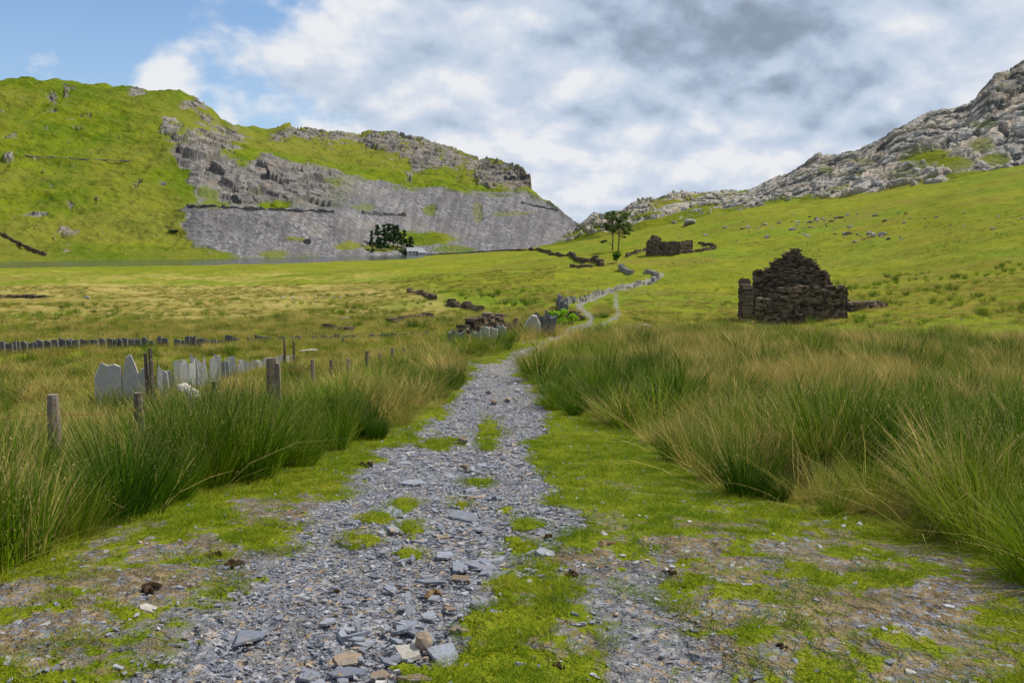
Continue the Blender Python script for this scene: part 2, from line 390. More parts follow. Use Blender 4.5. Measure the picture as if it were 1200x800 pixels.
# ------------------------------------------------------------------ hills
def hill_material(name, rockA, rockB, rockC, gA, gB, gC, sc):
    m, nt, b = new_mat(name); k = N(nt)
    rock, scree, moss = k.attr('rock'), k.attr('scree'), k.attr('moss')
    n1 = k.noise(.35*sc, 6, .65); n2 = k.noise(.05*sc, 6, .6); n3 = k.noise(1.2*sc, 5, .7); n4 = k.noise(.012*sc, 5, .6)
    g = k.mix(k.step(n2, .35, .68), gA, gB)
    g = k.mix(k.math('MULTIPLY', k.step(n1, .5, .68), .55), g, gC)
    g = k.mix(k.math('MULTIPLY', k.step(n4, .45, .62), .55), g, gC)
    g = k.mix(k.math('MULTIPLY', k.step(k.noise(.09*sc, 6, .75), .53, .66), .6), g, (gA[0]*.55, gA[1]*.55, gA[2]))
    rc = k.mix(k.step(n1, .35, .65), rockA, rockB)
    rc = k.mix(k.math('MULTIPLY', k.step(n3, .42, .62), .7), rc, rockC)
    rc = k.mix(k.math('MULTIPLY', k.attr('darkrock'), .6), rc, (.10, .085, .075))
    cr = k.attr('crack'); rc = k.mix(k.math('MULTIPLY', cr, .75), rc, (.05, .05, .045))
    rc = k.mix(k.math('MULTIPLY', k.step(k.noise(.06*sc, 5, .6), .5, .64), .55), rc, (rockB[0]*.9, rockB[1]*.78, rockB[2]*.62))
    rc = k.mix(k.math('MULTIPLY', k.step(k.noise(.11*sc, 5, .7), .56, .7), moss), rc, (.12, .13, .045))
    vz = k.vor(1.25*sc, out='Color'); sep = k.n('ShaderNodeSeparateColor'); k.l(vz, sep.inputs[0])
    sc_ = k.ramp(sep.outputs[0], [(0, (.09, .088, .098)), (.45, (.165, .16, .172)), (.8, (.22, .215, .225)), (1, (.32, .31, .32))])
    sc_ = k.mix(k.math('MULTIPLY', k.step(n2, .38, .62), .55), sc_, (.12, .115, .12))
    sc_ = k.mix(k.math('MULTIPLY', k.step(k.noise(.035*sc, 6, .65, dist=1.), .52, .64), .5), sc_, (.24, .215, .19))
    sc_ = k.mix(k.math('MULTIPLY', k.attr('fan'), .85), sc_, k.mix(.6, sc_, (.095, .09, .095)))
    col = k.mix(rock, g, rc); col = k.mix(scree, col, sc_)
    k.l(col, b.inputs['Base Color']); b.inputs['Roughness'].default_value = .92
    h = k.math('ADD', k.math('MULTIPLY', n1, 1.6), k.math('MULTIPLY', sep.outputs[1], k.math('MULTIPLY', scree, .5)))
    q = k.bump(h, 1., .9/sc, b); k.bump(n2, .7, 3./sc, b, q)
    return m
HILLS = []
def grid_mesh(name, us, rs, rows_r, rows_z, mat, fn):
    pass
def build_hill(name, us, nt_, prof, crestnoise, mat, maskfn, dispfn, back=250):
    """prof(u) -> arrays r_k(u), row_k(u): K control rings for each column, low to high"""
    RK, VK = prof(us)                                     # K x n
    K = RK.shape[0]; t = np.linspace(0, 1, nt_)
    # interpolate along the profile by index
    ks = np.linspace(0, 1, K)
    RR = pchip(ks, RK, t); ZK = z_at(np.broadcast_to(us, VK.shape), VK, RK)
    ZZ = pchip(ks, ZK, t)
    # behind the crest
    nb = 24; tb = np.linspace(0, 1, nb+1)[1:, None]
    RB = RR[-1][None]+tb*back; ZB = ZZ[-1][None]-(tb**1.5)*(ZZ[-1][None]+60)
    RR = np.vstack([RR, RB]); ZZ = np.vstack([ZZ, ZB])
    A = np.broadcast_to(az_of(us), RR.shape)
    X, Y = RR*np.sin(A), RR*np.cos(A)
    u, v = proj(X, Y, ZZ)
    mk = maskfn(X, Y, ZZ, u, v, RR)
    ZZ, mk = dispfn(X, Y, ZZ, u, v, mk)
    nr, na = RR.shape; idx = np.arange(nr*na).reshape(nr, na)
    f = np.stack([idx[:-1, :-1], idx[:-1, 1:], idx[1:, 1:], idx[1:, :-1]], -1).reshape(-1, 4)[:, ::-1]
    o = mesh_obj(name, np.stack([X, Y, ZZ], -1).reshape(-1, 3), np.ascontiguousarray(f), mat, None, mk, True)
    tag(o, kind='structure')
    u2, v2 = proj(X, Y, ZZ)
    HILLS.append((u2.ravel(), v2.ravel(), X.ravel(), Y.ravel(), ZZ.ravel(), RR.ravel()))
    return o
def on_hill(u, v, which):
    hu, hv, X, Y, Z, R = HILLS[which]
    d = np.hypot(hu-u, hv-v); c = np.nonzero(d < max(2.0, d.min()+.5))[0]; i = c[np.argmin(R[c])]
    return Vector((float(X[i]), float(Y[i]), float(Z[i])))

CREST_L = [(-900, 60), (-400, 110), (-200, 100), (0, 94), (50, 91), (60, 93), (100, 92), (130, 97), (167, 102), (187, 106), (220, 104), (233, 112), (243, 118), (257, 128), (267, 140), (283, 147), (300, 148), (320, 152), (340, 148), (380, 153), (399, 152), (425, 158), (440, 154), (460, 153), (481, 159), (508, 164), (529, 172), (540, 173), (561, 185), (588, 185), (604, 192), (616, 200), (621, 207), (623, 221), (636, 235), (655, 245), (676, 261), (700, 282), (760, 300)]
def prof_mtn(us):
    cu = [-900, 0, 200, 235, 262, 300, 350, 400, 450, 500, 560, 600, 625, 650, 676, 700, 760]
    tab = {  # (r,row) x 7 : base, foot, bench front, bench back, face top, shoulder, (crest row from list)
     -900: [(470, 305), (540, 290), (600, 255), (680, 205), (780, 150), (880, 100), (960, 0)],
     0:   [(515, 305), (560, 290), (620, 255), (690, 210), (780, 160), (860, 120), (930, 0)],
     200: [(520, 305), (560, 288), (625, 255), (690, 215), (770, 170), (850, 130), (920, 0)],
     235: [(520, 305), (565, 286), (612, 243), (655, 240), (740, 185), (860, 140), (930, 0)],
     262: [(525, 305), (570, 284), (612, 243), (668, 242), (745, 190), (880, 152), (960, 0)],
     300: [(535, 305), (575, 282), (615, 244), (680, 242), (760, 192), (930, 164), (1050, 0)],
     350: [(545, 305), (580, 286), (622, 246), (690, 243), (770, 203), (940, 172), (1080, 0)],
     400: [(550, 305), (590, 286), (632, 247), (695, 243), (775, 212), (940, 185), (1090, 0)],
     450: [(575, 303), (620, 289), (665, 270), (720, 243), (790, 220), (930, 190), (1080, 0)],
     500: [(610, 300), (640, 290), (675, 278), (745, 245), (810, 222), (920, 195), (1050, 0)],
     560: [(615, 300), (650, 290), (700, 272), (765, 240), (830, 221), (900, 205), (1000, 0)],
     600: [(620, 299), (660, 288), (705, 272), (770, 245), (830, 224), (880, 208), (930, 0)],
     625: [(625, 299), (665, 289), (710, 275), (760, 255), (800, 240), (840, 230), (870, 0)],
     650: [(630, 299), (670, 290), (705, 279), (740, 268), (770, 258), (800, 251), (820, 0)],
     676: [(640, 299), (670, 292), (695, 286), (715, 280), (735, 273), (755, 267), (770, 0)],
     700: [(640, 305), (660, 300), (680, 296), (700, 292), (715, 290), (730, 286), (740, 0)],
     760: [(640, 330), (660, 328), (680, 326), (700, 322), (715, 320), (730, 315), (740, 0)]}
    RK = np.stack([np.interp(us, cu, [tab[c][i][0] for c in cu]) for i in range(7)])
    VK = np.stack([np.interp(us, cu, [tab[c][i][1] for c in cu]) for i in range(6)]+[np.interp(us, *zip(*CREST_L))])
    VK[0] += 9
    # soften the columns' kinks
    ker = np.ones(21)/21
    for M in (RK, VK[:6]):
        for i in range(M.shape[0]):
            pad = np.pad(M[i], 10, mode='edge'); M[i] = np.convolve(pad, ker, 'valid')
    return RK, VK
QUARRY = [(214, 243), (216, 270), (228, 283), (262, 297), (290, 303), (420, 306), (600, 306), (700, 300), (680, 262), (655, 245), (636, 235), (610, 225), (560, 226), (500, 220), (440, 214), (400, 205), (350, 190), (310, 182), (285, 190), (262, 178), (240, 170), (215, 172), (205, 165), (200, 180), (218, 200), (235, 235)]
CRAG = [(325, 150), (345, 146), (400, 150), (425, 156), (460, 150), (510, 162), (560, 183), (604, 190), (624, 205), (624, 222), (600, 228), (585, 220), (560, 218), (545, 200), (500, 200), (470, 215), (478, 190), (440, 175), (420, 170), (350, 168)]
GREENQ = [(498, 278, 38, 9, 1), (560, 248, 6, 14, .5), (505, 246, 9, 8, .8), (250, 240, 24, 6, .9), (320, 241, 20, 4, 1), (425, 243, 14, 6, .5), (345, 281, 14, 3, .8), (405, 288, 18, 5, .9), (600, 250, 25, 3, .5), (450, 290, 25, 5, .9), (530, 292, 30, 4, .8), (390, 215, 12, 5, .7), (320, 297, 16, 4, .7), (245, 228, 14, 5, .8)]
OUT_L = [(200, 148, 14, 10, .9), (160, 108, 12, 6, .9), (230, 122, 18, 9, .8), (240, 115, 16, 6, .6), (62, 120, 8, 14, .5), (80, 100, 10, 8, .5), (78, 110, 5, 12, .5), (245, 165, 45, 16, .8), (265, 160, 18, 20, .7), (240, 140, 20, 10, .4), (10, 185, 8, 5, .7), (40, 252, 16, 4, .6), (78, 270, 16, 3, .8), (85, 240, 10, 5, .4), (330, 160, 16, 10, .6), (160, 218, 8, 5, .5), (190, 215, 5, 14, .4), (235, 210, 8, 26, .55), (385, 165, 14, 10, .4)]
def mask_mtn(X, Y, Z, u, v, R):
    w = fbm(X, Z*1.5+Y, 26, 4, 51)
    q = sstep(-3, 4, in_poly(u, v, QUARRY)+w*9)
    gq = np.zeros_like(X)
    for (a, b, c, d, s) in GREENQ:
        gq = np.maximum(gq, s*(1-sstep(.5, 1.3, ((u-a)/c)**2+((v-b)/d)**2+w*.8)))
    wx = fbm(X, Z*1.2+Y*.6, 14, 5, 52, .65)
    rock = sstep(-.05, .18, wx+sstep(-8, 10, in_poly(u, v, CRAG))*1.25-.83)+sstep(585, 612, u)*.5*sstep(226, 215, v)
    for (a, b, c, d, s) in OUT_L:
        e_ = np.exp(-(((u-a)/c)**2+((v-b)/d)**2)); rock = np.maximum(rock, sstep(.3, .55, e_*(s+wx*.8)+wx*.25*e_**.3))
    rock = np.maximum(rock, sstep(.68, .8, wx+.25*fbm(X, Y, 150, 2, 55))*.75)
    # the quarried face above the bench is bare rock, below it and to the right loose tips
    face = q*sstep(246, 238, v)*sstep(440, 390, u+(v-200)*.6)
    rock = np.maximum(rock*(1-q), face*sstep(-.6, -.2, w+.3))
    scree = q*(1-face*.75)*(1-gq)
    fan = sstep(-.25, .35, fbm(u/1.0+v*.25, v*.22, 7, 4, 58))
    rock = rock*(1-gq)
    return dict(rock=rock, scree=np.clip(scree, 0, 1), face=face, fan=fan, darkrock=sstep(-.1, .4, fbm(X, Y+Z, 40, 4, 59))*.8)
def disp_mtn(X, Y, Z, u, v, mk):
    c1, e1 = cells(X/22, (Y*.8+Z*1.2)/20, 3); c2, e2 = cells(X/8, (Y*.8+Z*1.6)/7, 4); c3, e3 = cells(X/2.6, (Y+Z)/2.8, 5)
    rk = mk['rock']
    disp = rk*((c1-.5)*5+(c2-.5)*3.2+fbm(X, Z+Y, 6, 4, 61)*1.2)+mk['scree']*((c3-.5)*.35+fbm(X, Y, 14, 4, 62)*1.3)
    disp = disp+mk['face']*((c1-.5)*7)
    disp += (1-rk)*(1-mk['scree'])*(fbm(X, Y+Z, 60, 5, 63, .55)*6.0+np.minimum(fbm(X*1.0, (Y+Z)*.25, 16, 3, 65), 0)*3.0+fbm(X, Y+Z, 9, 3, 64)*.5)
    base = sstep(0, 12, Z-LZ)
    crack = rk*(1-sstep(.03, .16, np.minimum(e2, e1*1.6)))
    mk['crack'] = crack; mk['moss'] = .7*rk*(1-mk['face']); del mk['face']
    return Z+disp*base*.9, mk
mtn_mat = hill_material('mountain', (.17, .16, .15), (.30, .28, .26), (.08, .075, .07), (.07, .115, .005), (.135, .165, .008), (.17, .155, .03), .55)
us = np.concatenate([np.linspace(-900, -20, 120)[:-1], np.linspace(-20, 700, 880), np.linspace(700, 760, 10)[1:]])
build_hill('mountain', us, 420, prof_mtn, 0, mtn_mat, mask_mtn, disp_mtn, back=500)
print('mountain', time.time()-T0)

CREST_R = [(600, 300), (650, 285), (664, 274), (682, 262), (695, 255), (708, 253), (728, 247), (735, 241), (750, 237), (766, 233), (790, 227), (812, 228), (823, 227), (843, 226), (873, 225), (884, 222), (900, 213), (920, 203), (940, 193), (950, 187), (975, 181), (1000, 176), (1020, 168), (1030, 160), (1040, 152), (1060, 144), (1087, 133), (1105, 131), (1120, 126), (1128, 119), (1133, 113), (1150, 93), (1162, 89), (1173, 83), (1200, 68), (1260, 40), (1400, 0), (1800, -120), (2300, -100)]
def prof_right(us):
    cu = [600, 660, 700, 760, 820, 860, 940, 1000, 1067, 1133, 1200, 1400, 2300]
    rb = [440, 425, 405, 390, 385, 380, 360, 345, 330, 325, 320, 310, 300]
    rc = [470, 470, 480, 500, 520, 515, 470, 455, 445, 450, 470, 480, 480]
    RB = np.interp(us, cu, rb); RC = np.interp(us, cu, rc)
    az = az_of(us)
    zb = far_z(az, RB)-2.5
    vb = H/2-F*(zb*cp+RB*np.cos(az)*sp)/(RB*np.cos(az)*cp-zb*sp)
    vc = np.interp(us, *zip(*CREST_R))
    g1 = far_z(az, RB+25)*1.0
    v1 = H/2-F*((g1)*cp+(RB+25)*np.cos(az)*sp)/((RB+25)*np.cos(az)*cp-g1*sp)
    v1 = np.minimum(v1, vb)-1
    k = [0, .0, .3, .6, .85, 1]
    RK = np.stack([RB, RB+25, RB+25+(RC-RB-25)*.25, RB+25+(RC-RB-25)*.5, RB+25+(RC-RB-25)*.78, RC])
    VK = np.stack([vb, v1, v1+(vc-v1)*.32, v1+(vc-v1)*.62, v1+(vc-v1)*.88, vc])
    return RK, VK
ROCK_R = [(1400, 150), (1200, 197), (1167, 203), (1133, 207), (1067, 218), (1030, 222), (997, 227), (960, 230), (930, 234), (900, 237), (860, 243), (820, 250), (800, 258), (815, 246), (840, 238), (873, 227), (900, 205), (950, 180), (1000, 168), (1087, 125), (1133, 105), (1200, 60), (1400, -20)]
GREEN_R = [(1095, 183, 34, 10, 1), (1150, 170, 16, 8, .7), (1075, 190, 22, 7, .8), (1060, 205, 16, 8, .5), (1170, 190, 18, 8, .9), (970, 200, 10, 4, .5), (1015, 192, 16, 5, .5), (1120, 195, 22, 8, .9), (1150, 145, 20, 4, .5)]
def mask_right(X, Y, Z, u, v, R):
    w = fbm(X, Z*1.5+Y*.6, 14, 5, 151, .6)
    rock = sstep(-2, 4, in_poly(u, v, ROCK_R)+w*14)
    for (a, b, c, d, s) in GREEN_R:
        rock = rock*(1-s*(1-sstep(.5, 1.4, ((u-a)/c)**2+((v-b)/d)**2+w*.9)))
    left = sstep(.0, .16, w+.12-.0*u+.16*np.exp(-((u-680)/30)**2))*sstep(880, 850, u)*sstep(2, -1, v-np.interp(u, [640, 702, 745, 800, 900], [284, 277, 262, 246, 236]))
    rock = np.maximum(rock, left*.95)
    rock = np.maximum(rock, sstep(.42, .6, w)*.8*(u > 820))
    dr = sstep(-6, 10, in_poly(u, v, [(1125, 128), (1140, 95), (1200, 55), (1500, 0), (1500, 110), (1200, 112), (1165, 122)])+w*22)
    return dict(rock=rock, scree=np.zeros_like(X), darkrock=np.maximum(dr*sstep(-.5, .1, w+.1), sstep(.2, .5, fbm(X, Y+Z, 30, 3, 155))*.6))
def disp_right(X, Y, Z, u, v, mk):
    # tilted slabs: strata dip to the left
    wx_, wy_ = fbm(X, Y, 12, 3, 170)*5, fbm(X, Y, 12, 3, 171)*5
    s = X*.8-Y*.25+wx_; tt = Y*.62+X*.35+wy_
    c1, e1 = cells(s/15, tt/13, 13); c2, e2 = cells(s/6., tt/5.5, 14); c3, e3 = cells(s/2.6, tt/2.4, 15)
    rk = mk['rock']; far = sstep(620, 700, u)
    rnd = lambda e: np.minimum(e*1.6, 1)**.6
    disp = rk*((c1-.5)*3.4+rnd(e1)*2.2+(c2-.5)*2.0+rnd(e2)*1.3+(c3-.5)*.5+rnd(e3)*.6-1.6+fbm(s, tt, 3, 4, 161)*.6)
    disp += (1-rk)*(fbm(X, Y, 25, 4, 163)*1.6+fbm(X, Y, 4, 3, 164)*.25)
    mk['crack'] = rk*(1-sstep(.03, .15, np.minimum(e2, e1*1.5))); mk['moss'] = .85*rk
    return Z+disp*.85*(.25+.75*far), mk
right_mat = hill_material('crag', (.31, .29, .265), (.44, .42, .385), (.17, .155, .14), (.09, .125, .006), (.165, .18, .010), (.17, .15, .03), 1.)
us = np.concatenate([np.linspace(600, 650, 20)[:-1], np.linspace(650, 1220, 760)[:-1], np.linspace(1220, 2300, 160)])
build_hill('rocky_hill', us, 380, prof_right, 0, right_mat, mask_right, disp_right, back=250)
print('hills', time.time()-T0)

# ------------------------------------------------------------------ scattered cover (stuff)
def lib(name):
    c = bpy.data.collections.new(name); return c
def scatter(name, label, pts, rot, scl, idx, coll, cat=None):
    me = bpy.data.meshes.new(name); n = len(pts)
    me.vertices.add(n); me.vertices.foreach_set('co', np.asarray(pts, np.float32).ravel())
    a = me.attributes.new('rot', 'FLOAT_VECTOR', 'POINT'); a.data.foreach_set('vector', np.asarray(rot, np.float32).ravel())
    a = me.attributes.new('scl', 'FLOAT_VECTOR', 'POINT'); a.data.foreach_set('vector', np.asarray(scl, np.float32).ravel())
    a = me.attributes.new('idx', 'INT', 'POINT'); a.data.foreach_set('value', np.asarray(idx, np.int32))
    o = bpy.data.objects.new(name, me); C.objects.link(o); tag(o, label, cat, None, 'stuff')
    ng = bpy.data.node_groups.new(name, 'GeometryNodeTree'); ng.interface.new_socket('Geometry', in_out='INPUT', socket_type='NodeSocketGeometry'); ng.interface.new_socket('Geometry', in_out='OUTPUT', socket_type='NodeSocketGeometry')
    gi = ng.nodes.new('NodeGroupInput'); go = ng.nodes.new('NodeGroupOutput')
    ip = ng.nodes.new('GeometryNodeInstanceOnPoints'); ci = ng.nodes.new('GeometryNodeCollectionInfo')
    ci.inputs['Collection'].default_value = coll; ci.inputs['Separate Children'].default_value = True; ci.inputs['Reset Children'].default_value = True
    def na(nm, t):
        q = ng.nodes.new('GeometryNodeInputNamedAttribute'); q.data_type = t; q.inputs['Name'].default_value = nm; return q.outputs['Attribute']
    L = ng.links.new
    L(gi.outputs[0], ip.inputs['Points']); L(ci.outputs[0], ip.inputs['Instance']); ip.inputs['Pick Instance'].default_value = True
    L(na('idx', 'INT'), ip.inputs['Instance Index']); L(na('scl', 'FLOAT_VECTOR'), ip.inputs['Scale'])
    e = ng.nodes.new('FunctionNodeEulerToRotation'); L(na('rot', 'FLOAT_VECTOR'), e.inputs[0]); L(e.outputs[0], ip.inputs['Rotation'])
    L(ip.outputs[0], go.inputs[0])
    md = o.modifiers.new('scatter', 'NODES'); md.node_group = ng
    return o
def blade_mat(name, stops, tip, rand=.5, trans=.26, spec=.05):
    m, nt, b = new_mat(name); k = N(nt)
    h = k.attr('h'); t = k.attr('tone'); oi = k.n('ShaderNodeObjectInfo').outputs['Random']
    geo = k.n('ShaderNodeNewGeometry').outputs['Position']
    big = k.noise(.5, 3, .5, vec=geo)
    f = k.math('ADD', k.math('MULTIPLY', t, .32), k.math('ADD', k.math('MULTIPLY', oi, rand), k.math('MULTIPLY', k.step(big, .3, .7), .25)))
    col = k.ramp(f, stops)
    col = k.mix(k.math('MULTIPLY', k.step(h, .55, 1.), k.step(t, .68, .85)), col, tip)
    k.l(col, b.inputs['Base Color']); b.inputs['Roughness'].default_value = .55; b.inputs['Specular IOR Level'].default_value = spec
    tr = k.n('ShaderNodeBsdfTranslucent'); k.l(col, tr.inputs[0])
    mx = k.n('ShaderNodeMixShader'); mx.inputs[0].default_value = trans
    k.l(b.outputs[0], mx.inputs[1]); k.l(tr.outputs[0], mx.inputs[2])
    out = [n for n in nt.nodes if n.type == 'OUTPUT_MATERIAL'][0]; k.l(mx.outputs[0], out.inputs[0])
    return m
def blades(name, n, R, hmin, hmax, w, lean, bend, mat, segs=3, seeds=0, wind=(0, 0), droop=0.):
    v, f, hh, tt = [], [], [], []
    for i in range(n):
        a = rng.random()*2*PI; q = math.sqrt(rng.random())*R; px, py = q*math.cos(a), q*math.sin(a)
        h = rng.uniform(hmin, hmax)*(1-.25*(q/R)**2); la = a+rng.normal()*.6; le = lean*(q/R)*1.1+abs(rng.normal())*lean*.45; be = bend*rng.uniform(.3, 1.4)
        dx, dy = math.cos(la), math.sin(la); fa = rng.random()*PI; wx, wy = math.cos(fa), math.sin(fa); tone = rng.random(); ww = w*rng.uniform(.7, 1.3)
        n0 = len(v)
        for s in range(segs+1):
            t = s/segs; o = h*(math.sin(le)*t+be*t*t); z = h*(math.cos(le)*t-be*.35*t*t-droop*t**3)
            x, y = px+dx*o+wind[0]*h*t*t, py+dy*o+wind[1]*h*t*t; wd = ww*(1-t**2*.85)/2
            if s < segs: v += [(x-wx*wd, y-wy*wd, z), (x+wx*wd, y+wy*wd, z)]; hh += [t, t]; tt += [tone]*2
            else: v.append((x, y, z)); hh.append(1); tt.append(tone)
        for s in range(segs-1): b = n0+s*2; f.append((b, b+1, b+3, b+2))
        b = n0+(segs-1)*2; f.append((b, b+1, b+2))
        if seeds and rng.random() < seeds:                        # little brown flower cluster near the tip
            t = .82; o = h*(math.sin(le)*t+be*t*t); z = h*(math.cos(le)*t-be*.35*t*t-droop*t**3); x, y = px+dx*o+wind[0]*h*t*t, py+dy*o+wind[1]*h*t*t; s_ = .008
            n0 = len(v); v += [(x+.002, y, z), (x+s_, y+s_*.6, z+s_), (x+s_*.3, y+s_, z+2*s_), (x+.002, y-s_*.5, z+s_)]; hh += [1.]*4; tt += [1.]*4; f.append((n0, n0+1, n0+2, n0+3))
    return mesh_obj(name, v, f, mat, None, {'h': hh, 'tone': tt}, link=False)
G1 = (.010, .038, .003); G2 = (.050, .120, .004); G3 = (.22, .30, .010)
rush_m = blade_mat('rush', [(0.12, G1), (.5, G2), (.85, G3), (1., (.30, .29, .05))], (.44, .36, .15))
dryrush_m = blade_mat('dry_rush', [(0.15, (.07, .13, .01)), (.45, (.24, .22, .04)), (.85, (.58, .44, .16))], (.66, .50, .20))
lawn_m = blade_mat('turf', [(.1, (.07, .14, .004)), (.5, (.125, .19, .005)), (.8, (.26, .29, .012)), (1., (.38, .32, .07))], (.30, .30, .03), trans=.4)
tan_m = blade_mat('tan_grass', [(.1, (.10, .14, .01)), (.5, (.27, .23, .045)), (.9, (.56, .43, .14))], (.62, .48, .17), trans=.4)
LR, LDR, LL, LT = lib('rush_kinds'), lib('dry_kinds'), lib('turf_kinds'), lib('tan_kinds')
for i in range(4): LR.objects.link(blades('rush_kind', 230, .17, .5, 1.0, .0055, .30, .14, rush_m, 3, .16))
LR.objects.link(blades('rush_kind', 140, .2, .4, .85, .006, .6, .3, rush_m, 3, .12))
for i in range(3): LR.objects.link(blades('rush_wide', 75, .18, .5, 1.0, .013, .38, .2, rush_m, 2))
for i in range(3): LDR.objects.link(blades('dry_kind', 130, .2, .55, 1.02, .0045, .38, .25, dryrush_m, 3, .1))
for i in range(2): LDR.objects.link(blades('dry_wide', 60, .2, .5, 1.0, .011, .42, .3, dryrush_m, 2))
for i in range(3): LDR.objects.link(blades('straw_kind', 12, .14, .6, 1.15, .006, .75, .5, dryrush_m, 3, 0, (0, 0), .15))
for i in range(3): LL.objects.link(blades('turf_kind', 90, .10, .02, .055, .0035, .7, .4, lawn_m, 2))
LL.objects.link(blades('turf_kind', 80, .10, .03, .09, .003, .7, .5, lawn_m, 2))
for i in range(3): LT.objects.link(blades('tan_kind', 70, .3, .22, .5, .011, .5, .45, tan_m, 2))
for i in range(2): LT.objects.link(blades('tan_kind', 70, .28, .2, .42, .012, .5, .4, rush_m, 2))

def place(poly, rmin, rmax, dens, fmask=None, azr=(-.62, .62)):
    area = (azr[1]-azr[0])/2*(rmax**2-rmin**2); n = int(area*dens)
    r = np.sqrt(rng.uniform(rmin**2, rmax**2, n)); a = rng.uniform(azr[0], azr[1], n)
    x, y = r*np.sin(a), r*np.cos(a); z = zground(x, y); u, v = proj(x, y, z)
    ok = np.ones(n, bool) if poly is None else in_poly(u, v, poly) > -4+0*u
    if fmask is not None: ok &= fmask(x, y, z, u, v, r)
    return x[ok], y[ok], z[ok], u[ok], v[ok], r[ok]
def rots(n, tilt, wind=(0, 0)):
    rx = rng.normal(0, tilt, n)+wind[0]; ry = rng.normal(0, tilt, n)+wind[1]
    return np.stack([rx, ry, rng.normal(0, .001, n)], -1)
def cover(name, label, parts, coll, cat):
    pts = np.concatenate([p[0] for p in parts]); rot = np.concatenate([p[1] for p in parts]); scl = np.concatenate([p[2] for p in parts]); idx = np.concatenate([p[3] for p in parts])
    print(name, len(pts)); return scatter(name, label, pts, rot, scl, idx, coll)
def pack(P_, tilt, smin, smax, kinds, wind=(0, 0), zs=None, sink=.02, size=None):
    x, y, z = P_[:3]; n = len(x); s = rng.uniform(smin, smax, n)
    if size is not None: s = s*size
    sc = np.stack([s, s, s*(zs if zs is not None else 1)], -1)
    rt = rots(n, tilt, wind)
    # spin about the blade axis through a mirrored/rotated kind pick: rotate by z first
    rt[:, 2] = rng.uniform(0, 2*PI, n) if wind == (0, 0) else rng.uniform(-.8, .8, n)
    return np.stack([x, y, z-sink], -1), rt, sc, rng.integers(kinds[0], kinds[1], n)
def clump(sc, thr, seed): return lambda x, y, *a: fbm(x, y, sc, 3, seed) > thr
# left and right banks
def edge_size(poly):
    def f(P_):
        u, v, r = P_[3], P_[4], P_[5]; s = np.clip((v-272)/250, .12, 3); d = in_poly(u, v, poly)/s
        return (.78+.22*sstep(-5, 30, d))*(.92+.55*fbm(P_[0], P_[1], 1.5, 2, 99)+(P_[0] < 0)*(.03-.26*sstep(11, 17, P_[5])))
    return f
parts, dparts = [], []
for poly, wind, dr in ((RUSH_L, (0, .0), .26), (RUSH_R, (.0, -.14), .33)):
    for (r0, r1, de) in ((2.5, 12, 12.5), (12, 22, 8.5), (22, 45, 7)):
        q = place(poly, r0, r1, de, lambda x, y, z, u, v, r: (fbm(x, y, 1.0, 3, 88) > -.33) & (in_poly(u, v, PATH) < -3), azr=(-.75, .75))
        drym = (fbm(q[0], q[1], 3.5, 3, 77)+sstep(10, 24, q[5])*.55*(dr/.3)+rng.normal(0, .18, len(q[0]))) > .42
        sz = edge_size(poly)(q)
        g = [a[~drym] for a in q]; d = [a[drym] for a in q]
        kr, kd = ((0, 4 if wind == (0, 0) else 5), (0, 3)) if r1 < 15 else ((3, 8), (1, 5)) if r1 < 30 else ((5, 8), (3, 5))
        parts.append(pack(g, .12, .72, 1.1, kr, wind, size=sz[~drym])); dparts.append(pack(d, .14, .75, 1.15, kd, wind, size=sz[drym]))
    q = place(poly, 2.5, 30, 2.6, lambda x, y, z, u, v, r: in_poly(u, v, PATH) < -3, azr=(-.75, .75))
    dparts.append(pack(q, .2, .7, 1.05, (5, 8), wind))
# rush clumps out in the fields
q = place(None, 32, 120, .35, lambda x, y, z, u, v, r: (fbm(x, y, 9, 3, 66)+.25*fbm(x, y, 40, 2, 67) > .12) & (in_poly(u, v, PATH) < -3) & (line_d(u, v, TRACK2) > 9) & (in_poly(u, v, [(600, 300), (1000, 300), (760, 392), (690, 398)]) < 0))
parts.append(pack(q, .1, .6, 1.0, (5, 8), (0, -.05)))
cover('rushes', 'dense green rushes growing along both sides of the track', parts, LR, 'rushes')
cover('dry_rushes', 'tan dead rush stems mixed through the green rush beds', dparts, LDR, 'rushes')
# field grass
def fld(x, y, z, u, v, r): return (in_poly(u, v, PATH) < -4) & (line_d(u, v, TRACK2) > 7) & (line_d(u, v, TRACK3) > 6)
fp = []
q = place(None, 14, 60, 8, lambda x, y, z, u, v, r: fld(x, y, z, u, v, r) & (in_poly(u, v, RUSH_R) < 0) & (in_poly(u, v, RUSH_L) < 5) & (x < 1.5+(r-30)*.2) & (fbm(x, y, 3, 3, 45) > -.5))
fp.append(pack(q, .12, .7, 1.15, (0, 5), (0, -.08)))
q = place(None, 30, 95, 3.2, lambda x, y, z, u, v, r: fld(x, y, z, u, v, r) & (fbm(x, y, 8, 3, 46) > .02) & (u > 640))
fp.append(pack(q, .12, .5, .85, (0, 5), (0, -.08)))
q = place(None, 60, 190, 1.7, lambda x, y, z, u, v, r: fld(x, y, z, u, v, r) & (u < 650) & (fbm(x, y, 12, 3, 47) > -.1))
fp.append(pack(q, .12, .7, 1.1, (0, 5), (0, -.08)))
q = place(None, 85, 230, .9, lambda x, y, z, u, v, r: fld(x, y, z, u, v, r) & (fbm(x, y, 16, 4, 48)+.3*fbm(x, y, 3, 2, 49) > .10) & (u > 560))
fp.append(pack(q, .12, .45, .85, (0, 5), (0, -.08)))
q = place(None, 28, 100, 2., lambda x, y, z, u, v, r: fld(x, y, z, u, v, r) & (fbm(x, y, 5, 4, 50)+.12*np.exp(-((v-385)/25.)**2) > .14) & (u > 640))
fp.append(pack(q, .12, .6, 1.0, (0, 3), (0, -.08)))
